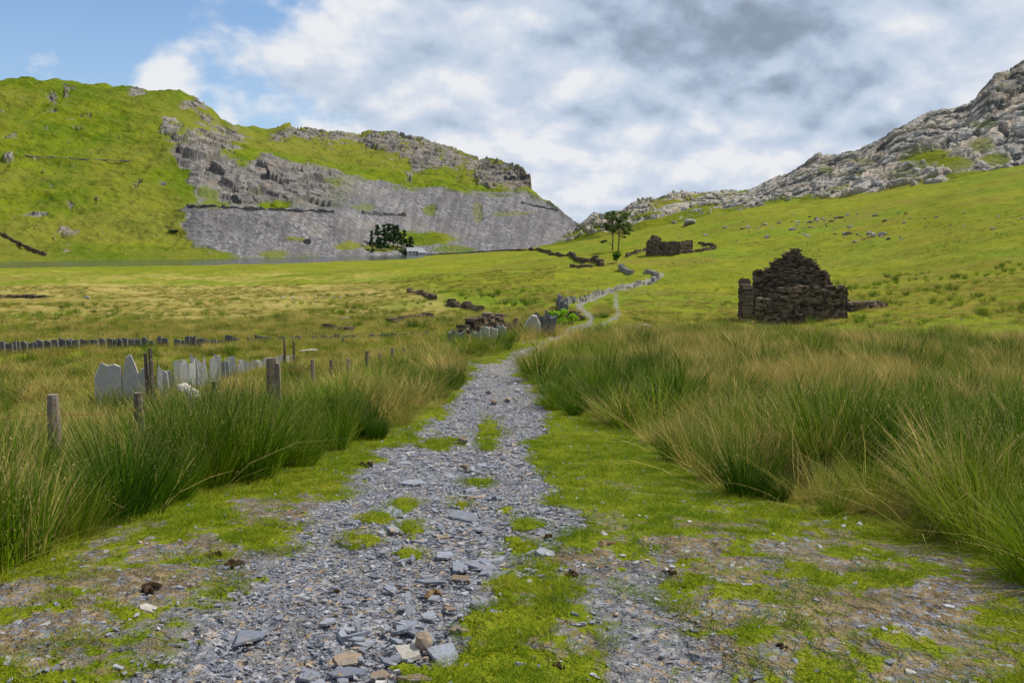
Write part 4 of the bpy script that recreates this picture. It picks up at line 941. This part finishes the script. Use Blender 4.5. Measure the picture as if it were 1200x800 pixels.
# --- stones on the track
def flat(u, v, w_, d_, th, ang, mat, label, name='slate_slab', group='slate slabs lying on the track', tilt=0., n=None, cat='slab', up=0.):
    p = G(u, v); px = F/math.hypot(p.x, p.y); mb = MB(); th *= .5; w2, d2 = w_/px/2, d_/px/2; n = n or random.choice((4, 5, 5, 6))
    a = sorted(random.uniform(0, 1) for _ in range(n)); a = [(i+.7*q)/n*2*PI for i, q in enumerate(a)]
    R = Matrix.Rotation(ang, 3, 'Z') @ Matrix.Rotation(tilt+random.gauss(0, .04), 3, 'X') @ Matrix.Rotation(random.gauss(0, .05), 3, 'Y')
    q = [random.uniform(.55, 1.15) for _ in a]; tt = th/2
    top = [p+Vector((0, 0, tt*.35-.006+up))+R @ Vector((math.cos(x)*w2*y*1.15, math.sin(x)*d2*y*1.15, tt)) for x, y in zip(a, q)]
    bot = [p+Vector((0, 0, tt*.35-.006+up))+R @ Vector((math.cos(x)*w2*y*1.22, math.sin(x)*d2*y*1.22, -tt)) for x, y in zip(a, q)]
    cen = p+Vector((0, 0, tt*.35-.006+up))+R @ Vector((0, 0, tt*1.1))
    vs = top+bot+[cen]; fs = [(i, (i+1) % n, 2*n) for i in range(n)]+[tuple(reversed(range(n, 2*n)))]+[((i+1) % n, i, n+i, n+(i+1) % n) for i in range(n)]
    mb.add(vs, fs); return tag(mb.build(name, mat, None, p), label, cat, group)
SL = [(485, 565, 34, 20, .03, .1, slab_m, 'dark slate slab at the left edge of the gravel, level with the grass islands', .15),
 (547, 604, 34, 60, .02, .5, slab_m, 'large flat grey slab lying square in the middle of the track', 0),
 (459, 600, 26, 40, .02, .2, slab_m, 'bluish slab left of the middle, beside the small turf tuft', 0),
 (562, 660, 52, 42, .02, -.7, slab_m, 'long narrow grey slab lying diagonally in the middle of the gravel', 0),
 (538, 664, 16, 38, .02, .2, slab_m, 'small blue slab touching the left end of the long diagonal slab', 0),
 (521, 766, 44, 70, .02, .5, slab_m, 'broadest pale grey slab at the bottom of the track beside the turf', 0),
 (478, 763, 26, 44, .03, .4, white_m, 'whitish slab left of the blocky tan rock near the bottom', .05),
 (455, 774, 13, 46, .02, .9, slab_m, 'small bluish slab standing askew near the bottom of the track', .1),
 (408, 771, 42, 24, .035, .42, rust_m, 'long brown and grey slate blade tilted up near the bottom of the track', .35),
 (405, 788, 38, 30, .02, .0, slab_m, 'flat blue slab under the long tilted brown blade', 0),
 (444, 791, 24, 22, .03, -.2, rust_m, 'rusty tan slab at the very bottom left of the gravel', 0),
 (487, 795, 40, 20, .03, -.15, rust_m, 'long rusty slab on the bottom edge of the picture', 0),
 (474, 734, 28, 30, .025, -.45, slab_m, 'dark blue grey slab above the whitish slab', .1),
 (289, 745, 42, 38, .02, .35, slab_m, 'lone dark slab in the fine gravel at lower left', .05),
 (172, 710, 18, 26, .015, .6, white_m, 'pale sliver of stone on the dry earth at left', 0),
 (538, 677, 26, 14, .03, -.15, rust_m, 'reddish brown edge slab in the middle gravel', .2),
 (519, 629, 14, 10, .02, .1, rust_m, 'small tan slab above the long diagonal slab', 0),
 (536, 629, 12, 10, .02, .1, slab_m, 'small grey slab just right of the small tan slab', 0),
 (470, 687, 20, 10, .02, -.6, rust_m, 'thin brown sliver left of the dung on the track', .2),
 (414, 693, 22, 9, .02, -.5, slab_m, 'thin dark sliver on the left gravel slope', .3),
 (456, 716, 20, 9, .02, -.7, rust_m, 'thin brown sliver slanting towards the whitish slab', .3),
 (527, 713, 18, 20, .02, .5, rust_m, 'brown slab beside the turf edge above the blocky tan rock', 0),
 (558, 706, 18, 24, .02, .2, slab_m, 'grey slab half under the turf edge', 0),
 (540, 737, 26, 10, .02, 0., rust_m, 'long brown sliver lying across beside the turf edge', .1),
 (500, 680, 40, 12, .02, .1, slab_m, 'narrow grey slab crossing the middle of the gravel', 0),
 (520, 650, 24, 22, .02, .9, slab_m, 'grey slab above the reddish edge slab', 0),
 (578, 716, 14, 18, .02, .3, slab_m, 'small grey slab against the turf near the brown slab', 0),
 (363, 790, 22, 30, .02, .2, slab_m, 'grey slab at the bottom, left of the flat blue slab', 0),
 (430, 752, 24, 24, .02, .3, slab_m, 'grey slab between the tilted brown blade and the whitish slab', 0),
 (500, 721, 20, 22, .02, -.4, slab_m, 'small slab just above the blocky tan rock', 0)]
for (u, v, a, d_, th, an, mt_, lb, ti) in SL: flat(u, v, a, d_, th, an, mt_, lb, tilt=ti)
for i in range(60):
    while True:
        u, v = random.uniform(380, 640), 800-270*random.random()**1.4
        if float(in_poly(np.array([u]), np.array([v]), PATH)[0]) > 6 and u > 380+(v-540)*-.1: break
    flat(u, v, 5+14*random.random()**2, 7+26*random.random()**2, random.uniform(.012, .028), random.uniform(0, 6), random.choice((slab_m, slab_m, slab_m, slab_m, slab_m, rust_m, pale_m)), 'one of the many smaller slates lying loose along the middle of the track', group='smaller slates lying loose on the track', name='slate_piece', tilt=random.gauss(0, .1), cat='slate')
p = G(497, 758); mb = MB(); mb.rock(p+Vector((0, 0, .03)), (.052, .04, .045), 5, .9); tag(mb.build('blocky_rock', rust_m, None, p), 'blocky tan rock with a dark shaded side near the bottom of the track', 'rock')
p = G(545, 549); mb = MB(); mb.rock(p+Vector((0, 0, .02)), (.07, .05, .035), 6, .9); tag(mb.build('stone', rust_m, None, p), 'pale tan stone in the middle of the upper gravel', 'stone', 'tan stones on the track')
for (u, v, s, lb) in ((572, 461, .09, 'brown stone standing up on the far gravel'), (595, 469, .09, 'dark brown stone right of the brown stone on the far gravel'), (542, 519, .10, 'tan stone beside the left grass island'), (580, 472, .1, 'pale tan flat stone on the far gravel')):
    p = G(u, v); mb = MB(); mb.rock(p+Vector((0, 0, s*.25)), (s, s*.8, s*.5)); tag(mb.build('stone', rust_m, None, p), lb, 'stone', 'tan stones on the track')
for (u, v, s, lb) in ((1007, 615, .055, 'white stone at the foot of the right hand rushes'), (808, 612, .035, 'pale stone on the right turf'), (1067, 787, .035, 'pale stone at the bottom right in the worn turf'), (757, 606, .03, 'small white stone on turf right of the gravel, left of its neighbour'), (748, 604, .028, 'small white stone at the gravel edge beside its neighbour'), (730, 604, .022, 'tiny pale stone nearest the gravel among the right hand ones'), (707, 624, .03, 'pale stone above the tan crumbled dung'), (326, 717, .018, 'tiny white stone on the left gravel'), (396, 537, .04, 'white stone in the grass strip under the left rushes'), (450, 550, .045, 'white stone on the left edge of the upper gravel'), (1136, 680, .02, 'small pale stone in the right bare earth')):
    p = G(u, v); s *= .75; mb = MB(); mb.rock(p+Vector((0, 0, s*.1)), (s, s*.7, s*.4), tone=.8); tag(mb.build('pale_stone', white_m, None, p), lb, 'stone', 'pale stones beside the track')
for (u, v, s, m_, lb) in ((279, 661, .045, dung_m, 'round dark dung pat on the left gravel edge'), (177, 692, .05, dung_m, 'dark brown dung lump on the dry earth at left'), (507, 696, .05, tdung_m, 'crumbled tan and brown dung in the middle of the gravel'), (670, 674, .04, dung_m, 'dark dung heap on the right hand wheel track'), (712, 638, .05, tdung_m, 'pale tan dung lump on the turf right of the gravel'), (642, 629, .03, dung_m, 'small dark dung lump at the right gravel edge'), (787, 672, .025, dung_m, 'small dark dung lump on the right worn turf'), (395, 693, .02, dung_m, 'tiny dark clod on the left gravel'), (917, 757, .025, dung_m, 'small dark dung on the lower right turf'), (250, 650, .035, dung_m, 'brown clod above the round dung pat'), (429, 545, .06, dung_m, 'dark clod on the upper left gravel edge'), (652, 780, .025, dung_m, 'small dark clod in the bottom middle turf')):
    p = G(u, v); mb = MB()
    for _ in range(7): mb.rock(p+Vector((random.gauss(0, s*.5), random.gauss(0, s*.5), s*.15)), (s*random.uniform(.3, .6), s*random.uniform(.3, .6), s*random.uniform(.25, .5)))
    tag(mb.build('dung', m_, None, p), lb, 'dung', 'dung and clods beside the gravel')

# --- trees
def leaf_mat(name, c1, c2, c3):
    m, nt, b = new_mat(name); k = N(nt); t = k.attr('tone'); col = k.ramp(t, [(0, c1), (.5, c2), (1, c3)]); k.l(col, b.inputs['Base Color'])
    tr = k.n('ShaderNodeBsdfTranslucent'); k.l(col, tr.inputs[0]); mx = k.n('ShaderNodeMixShader'); mx.inputs[0].default_value = .25
    k.l(b.outputs[0], mx.inputs[1]); k.l(tr.outputs[0], mx.inputs[2]); out = [n for n in nt.nodes if n.type == 'OUTPUT_MATERIAL'][0]; k.l(mx.outputs[0], out.inputs[0]); return m
pine_m = leaf_mat('pine_needles', (.04, .075, .016), (.07, .115, .025), (.12, .16, .04))
dkpine_m = leaf_mat('dark_needles', (.018, .042, .018), (.035, .068, .026), (.065, .10, .035))
bush_m = leaf_mat('bush_leaves', (.05, .10, .012), (.08, .15, .015), (.12, .20, .02)); lime_m = leaf_mat('lime_leaves', (.12, .26, .01), (.18, .36, .015), (.26, .44, .03))
def foliage(mb, c, rx, rz, n, s):
    for _ in range(n):
        d = Vector((random.gauss(0, 1), random.gauss(0, 1), random.gauss(0, 1))).normalized()*random.random()**.4
        p = Vector(c)+Vector((d.x*rx, d.y*rx, d.z*rz)); a = Vector((random.gauss(0, 1), random.gauss(0, 1), random.gauss(0, .6))).normalized(); b_ = a.orthogonal().normalized()
        q = s*random.uniform(.5, 1.3); mb.add([p-a*q-b_*q*.5, p+a*q-b_*q*.6, p+a*q*.7+b_*q*.6, p-a*q*.8+b_*q*.5], [(0, 1, 2, 3)])
def pine(base, h, clumps, label, group, mat, limbs=True, s=.3, lean=0., name='pine_tree', tw=.02, n=90):
    root = empty(name, base, label=label, cat='tree', group=group); mb = MB()
    top = base+Vector((lean*h, 0, h*.93)); pts = [base+(top-base)*t+Vector((math.sin(t*5)*.012*h, 0, 0)) for t in np.linspace(0, 1, 8)]; pts[0] -= Vector((0, 0, .4))
    mb.tube(pts, [h*tw*(1-.75*t) for t in np.linspace(0, 1, 8)], 7, tone=.4)
    cr = MB()
    for (dx, dy, fz, rx, rz) in clumps:
        c = base+Vector((dx*h+lean*h*fz, dy*h, fz*h)); t0 = max(fz-.08, .1); a = base+(top-base)*t0
        if limbs: mb.tube([a, a.lerp(c, .5)+Vector((0, 0, .01*h)), c], [h*.007, h*.005, h*.002], 5, tone=.4)
        foliage(cr, c, rx*h, rz*h, n, s)
    mb.build('trunk', bark_m, root, base); cr.build('crown', mat, root, base); return root
def rcl(n, lo, hi, spread, sz, taper=.5, off=0.):
    out = []
    for i in range(n):
        f = random.uniform(lo, hi); k_ = spread*(1-taper*(f-lo)/(hi-lo)); a = random.random()*6.28; q = k_*random.uniform(.3, 1); out.append((q*math.cos(a)+off, q*math.sin(a), f, sz*random.uniform(.6, 1.2), sz*random.uniform(.4, .7)))
    return out
b1_ = G(717.5, 294); r_ = math.hypot(b1_.x, b1_.y); h1 = 46/F*r_
pine(b1_, h1, rcl(30, .50, .96, .24, .085, .5, -.04)+[(-.25, 0, .22, .07, .03), (-.18, 0, .25, .06, .02), (-.22, 0, .60, .08, .04), (.0, 0, .98, .07, .04)], 'tall pine on the left of the pair beside the distant roofless building', 'pair of tall pines', pine_m, s=.19, n=62)
b2_ = G(724.5, 294); pine(b2_, h1*.97, rcl(30, .42, .94, .27, .085, .4, .10)+[(.33, 0, .52, .09, .035), (.30, 0, .62, .08, .03), (.16, 0, .35, .06, .02), (.04, 0, .97, .06, .04)], 'tall pine on the right of the pair with branches spreading right', 'pair of tall pines', pine_m, s=.19, n=62)
b3_ = G(722, 308); pine(b3_, 13/F*math.hypot(b3_.x, b3_.y), rcl(14, .35, .95, .38, .24, .3), 'small bushy tree in front of the two tall pines', None, bush_m, s=.16, name='small_tree', tw=.03)
b4_ = G(655, 381); b4_.z -= .1
pine(b4_, .95, rcl(16, .25, .85, .5, .28, .2), 'bright lime green bush at the bend of the track', None, lime_m, s=.05, name='bush', n=110, tw=.03)
b4_ = G(671, 380); pine(b4_, .55, rcl(8, .25, .8, .4, .3, .2), 'small yellowish bush right of the bright lime bush', None, lime_m, s=.05, name='bush', n=80, tw=.03)
b4_ = G(709, 390); o = LR.objects[0].copy(); C.objects.link(o); o.location = b4_; o.scale = (1.4, 1.4, .75); o.name = 'rush_tuft'; tag(o, 'lone round dark rush tuft on the grassy side track', 'plant')
con = [(437, 290, 20, .8, 'slim conifer at the left end of the lakeside group'), (443, 289, 26, 1, 'tall conifer second from the left in the lakeside group'), (450, 288, 25, 1.1, 'tall broad conifer left of the middle of the lakeside group'), (456, 289, 27, .9, 'tallest conifer in the lakeside group'), (461, 288, 26, 1.2, 'broad conifer in the middle of the lakeside group'), (466, 289, 25, 1.1, 'dense conifer right of the middle of the lakeside group'), (470, 291, 20, .9, 'lower conifer in front of the right half of the lakeside group'), (475, 288, 19, 1., 'shorter conifer second from the right in the lakeside group'), (482, 291, 15, 1.5, 'low rounded dark tree at the right end of the lakeside group'), (452, 292, 16, 1.2, 'low dark conifer in front of the lakeside group'), (446, 292, 12, 1.4, 'lowest dark bushy conifer near the left front of the lakeside group')]
for u, v, hp, wd, lb in con:
    p = on_hill(u, v, 0); h = hp/F*math.hypot(p.x, p.y)*1.05; pine(p, h, rcl(22, .2, .97, .22*wd, .085*wd, .85), lb, 'lakeside conifers below the quarry', dkpine_m, s=.42, n=62, tw=.022)
for (u, v, w_, lb) in ((433, 292, 10, 'low dark scrub left of the lakeside conifers'), (470, 294, 14, 'low dark scrub along the foot of the lakeside conifers'), (475, 296, 8, 'dark shrub beside the left end of the pale farmhouse'), (202, 272, 8, 'dark bush alone on the lower slope of the left hill')):
    p = on_hill(u, v, 0); k_ = w_/F*math.hypot(p.x, p.y); sh_ = empty('shrub', p, label=lb, cat='shrub'); mb = MB()
    for i in range(6): foliage(mb, p+Vector((random.uniform(-.5, .5)*k_, random.gauss(0, .1)*k_, k_*.1)), k_*.2, k_*.14, 60, .5)
    mb.build('crown', dkpine_m, sh_, p); mb = MB(); mb.tube([p-Vector((0, 0, 1)), p+Vector((0, 0, k_*.12))], [.3, .12], 6); mb.build('trunk', bark_m, sh_, p)

# --- farmhouse at the lake end
m, nt, b = new_mat('render_wall'); k = N(nt); k.l(k.mix(k.noise(.8, 4), (.40, .39, .36), (.50, .49, .46)), b.inputs['Base Color']); hw_m = m
m, nt, b = new_mat('pale_roof'); k = N(nt); k.l(k.mix(k.noise(.5, 5), (.24, .25, .26), (.34, .35, .36)), b.inputs['Base Color']); hr_m = m
m, nt, b = new_mat('window_glass'); b.inputs['Base Color'].default_value = (.03, .035, .04, 1); b.inputs['Roughness'].default_value = .15; gl_m = m
def box(mb, x0, x1, y0, y1, z0, z1): mb.add([(x, y, z) for z in (z0, z1) for x, y in ((x0, y0), (x1, y0), (x1, y1), (x0, y1))], [(3, 2, 1, 0), (4, 5, 6, 7), (0, 1, 5, 4), (1, 2, 6, 5), (2, 3, 7, 6), (3, 0, 4, 7)], .5)
def house(name, p, rz, L, D_, hw, hr, label, wins, cat='house', chim=True):
    root = empty(name, p, rz, label=label, cat=cat); mb = MB(); box(mb, -L/2, L/2, -D_/2, D_/2, -1.5, hw)
    n = len(mb.v); mb.add([(-L/2, -D_/2, hw), (-L/2, D_/2, hw), (-L/2, 0, hr-.05), (L/2, -D_/2, hw), (L/2, D_/2, hw), (L/2, 0, hr-.05)], [(0, 2, 1), (3, 4, 5)], .5); mb.build('wall', hw_m, root)
    mb = MB()
    for s in (-1, 1):
        e = D_/2+.3; zl = hw-.3*(hr-hw)/(D_/2)
        vs = [(-L/2-.25, s*e, zl), (L/2+.25, s*e, zl), (L/2+.25, 0, hr), (-L/2-.25, 0, hr)]; vs += [(a, b_, c+.18) for a, b_, c in vs]
        mb.add(vs, [(0, 1, 2, 3), (4, 7, 6, 5), (0, 4, 5, 1), (1, 5, 6, 2), (2, 6, 7, 3), (3, 7, 4, 0)], .5)
    rf = mb.build('roof', hr_m, root)
    if chim: mb = MB(); box(mb, L/2-1., L/2-.3, -.4, .4, hr-.4, hr+.8); mb.build('chimney', bould_m, rf)
    for x, z, w_, h_, nm in wins: mb = MB(); box(mb, x-w_/2, x+w_/2, -D_/2-.05, -D_/2+.03, z, z+h_); mb.build(nm, gl_m, root)
p = P(487, 296.8, 606); p.z = -14.9
house('farmhouse', p, .12, 11.5, 5.5, 2.2, 4.4, 'long low pale roofed building at the lake end right of the conifers', [(-3.5, .8, .9, .9, 'window'), (-1, .8, .9, .9, 'window'), (2.8, .8, .9, .9, 'window'), (1, .0, .9, 1.9, 'door')])
p = P(495, 298.6, 596); p.z = -15.0
house('shed', p, .1, 5, 3.5, 1.5, 2.4, 'tiny pale shed in front of the long low building at the lake end', [(-1, .5, .8, .7, 'window'), (1.1, .5, .8, .7, 'window')], 'shed', False)
p = on_hill(361, 284, 0); hut = empty('stone_hut', p, label='tiny square dark stone hut on the grey tip above the lake', cat='hut'); mb = MB()
stonework(mb, p+Vector((-1.6, 0, 0)), p+Vector((1.6, 0, 0)), lambda t: 3., .6, (.3, .5), (.5, 1.), hole=(1.1, 1.9, -.3, 1.8)); mb.build('front_wall', dkw, hut, p); mb = MB()
for s in (-1.6, 1.6): stonework(mb, p+Vector((s, .4, 0)), p+Vector((s, 3., 0)), lambda t: 3., .6, (.3, .5), (.5, 1.))
stonework(mb, p+Vector((-1.6, 3, 0)), p+Vector((1.6, 3, 0)), lambda t: 3., .6, (.3, .5), (.5, 1.)); mb.build('wall', dkw, hut, p)
print('objects', time.time()-T0)

# ------------------------------------------------------------------ sky and sun
SUN_EL, SUN_AZ = math.radians(52), math.radians(68)      # azimuth from straight ahead, to the right
sd = Vector((math.sin(SUN_AZ)*math.cos(SUN_EL), math.cos(SUN_AZ)*math.cos(SUN_EL), math.sin(SUN_EL)))
ld = bpy.data.lights.new('sun', 'SUN'); ld.energy = 5.0; ld.angle = math.radians(.53); ld.color = (1, .93, .80)
lo = bpy.data.objects.new('sun', ld); C.objects.link(lo); lo.rotation_euler = sd.to_track_quat('Z', 'Y').to_euler()
w = bpy.data.worlds.new('World'); scene.world = w; w.use_nodes = True; nt = w.node_tree; k = N(nt)
bg = nt.nodes['Background']; bg.inputs['Strength'].default_value = .075
sky = k.n('ShaderNodeTexSky', sky_type='NISHITA'); sky.sun_disc = False; sky.sun_elevation = SUN_EL; sky.sun_rotation = SUN_AZ
sky.air_density = 1.; sky.dust_density = .6; sky.ozone_density = 2.5; sky.altitude = 300
D = k.n('ShaderNodeTexCoord').outputs['Generated']; k.tc = D
sx = k.n('ShaderNodeSeparateXYZ'); k.l(D, sx.inputs[0])
zc = k.math('ADD', k.math('MAXIMUM', sx.outputs[2], 0.), .16)
def plane(dz, off=.55):
    zc = k.math('ADD', k.math('MAXIMUM', k.math('ADD', sx.outputs[2], dz), 0.), off)
    cb = k.n('ShaderNodeCombineXYZ'); k.l(k.math('DIVIDE', sx.outputs[0], zc), cb.inputs[0]); k.l(k.math('DIVIDE', sx.outputs[1], zc), cb.inputs[1]); cb.inputs[2].default_value = 3.7
    return cb.outputs[0]
def blob(u, v, sig):
    a, b_, c = ray(u, v); d = Vector((float(a), float(b_), float(c))).normalized()
    dp = k.n('ShaderNodeVectorMath', operation='DOT_PRODUCT'); k.l(D, dp.inputs[0]); dp.inputs[1].default_value = d
    q = math.radians(sig); return k.math('EXPONENT', k.math('DIVIDE', k.math('SUBTRACT', dp.outputs['Value'], 1.), q*q/2))
def addn(*a):
    t = a[0]
    for q in a[1:]: t = k.math('ADD', t, q)
    return t
def sc_(x, s): return k.math('MULTIPLY', x, s)
def field(vec): return addn(sc_(k.noise(3.3, 2, .5, vec=vec), .42), sc_(k.noise(9.5, 8, .5, vec=vec, dist=.1), .58))
n0 = field(plane(0.)); n1 = field(plane(.018))
big = addn(sc_(blob(70, -10, 12), -.30), sc_(blob(0, 60, 9), -.12), sc_(blob(175, 95, 3.), .22), sc_(blob(225, 85, 3.), .1), sc_(blob(62, 70, 2.2), .26), sc_(blob(225, 50, 3), .06), sc_(blob(420, 40, 9), .12), sc_(blob(800, 20, 14), .20), sc_(blob(1100, 40, 14), .14), sc_(blob(607, 150, 1.6), -.05))
dens = addn(n0, big, .075)
cov = k.step(dens, .45, .58)
lit = sc_(k.math('SUBTRACT', n1, n0), 3.6)                # more cloud above than here: an underside
sh = addn(lit, sc_(n0, 1.6), -.52, sc_(blob(820, 40, 5), .42), sc_(blob(710, 10, 5), .36), sc_(blob(900, 25, 5), .30), sc_(blob(830, 120, 4), -.12), sc_(blob(1020, 90, 4), .18), sc_(blob(480, 66, 5), .14), sc_(blob(180, 92, 3.5), -.3), sc_(blob(60, 68, 2.5), -.25), sc_(blob(380, 25, 5), -.12), sc_(blob(640, 175, 8), -.06), sc_(blob(1130, 55, 4), -.16), sc_(blob(600, 110, 6), -.06))
ccol = k.ramp(sh, [(.03, (9.3, 9.5, 9.9)), (.28, (7.1, 7.9, 9.2)), (.52, (5.7, 6.8, 8.4)), (.76, (4.1, 5.0, 6.4)), (1., (3.0, 3.7, 4.8))])
skyc = k.mix(1., sky.outputs[0], (1.05, 1.35, 1.6), 'MULTIPLY')
skyc = k.mix(addn(.12, sc_(k.step(sx.outputs[2], .3, .02), .3)), skyc, (6.8, 7.9, 9.2))
k.l(k.mix(cov, skyc, ccol), bg.inputs['Color'])
vs = scene.view_settings; vs.view_transform = 'Standard'; vs.look = 'None'; vs.exposure = .24; vs.gamma = 1
scene.cycles.max_bounces = 6; scene.cycles.transparent_max_bounces = 8
print('done', time.time()-T0)
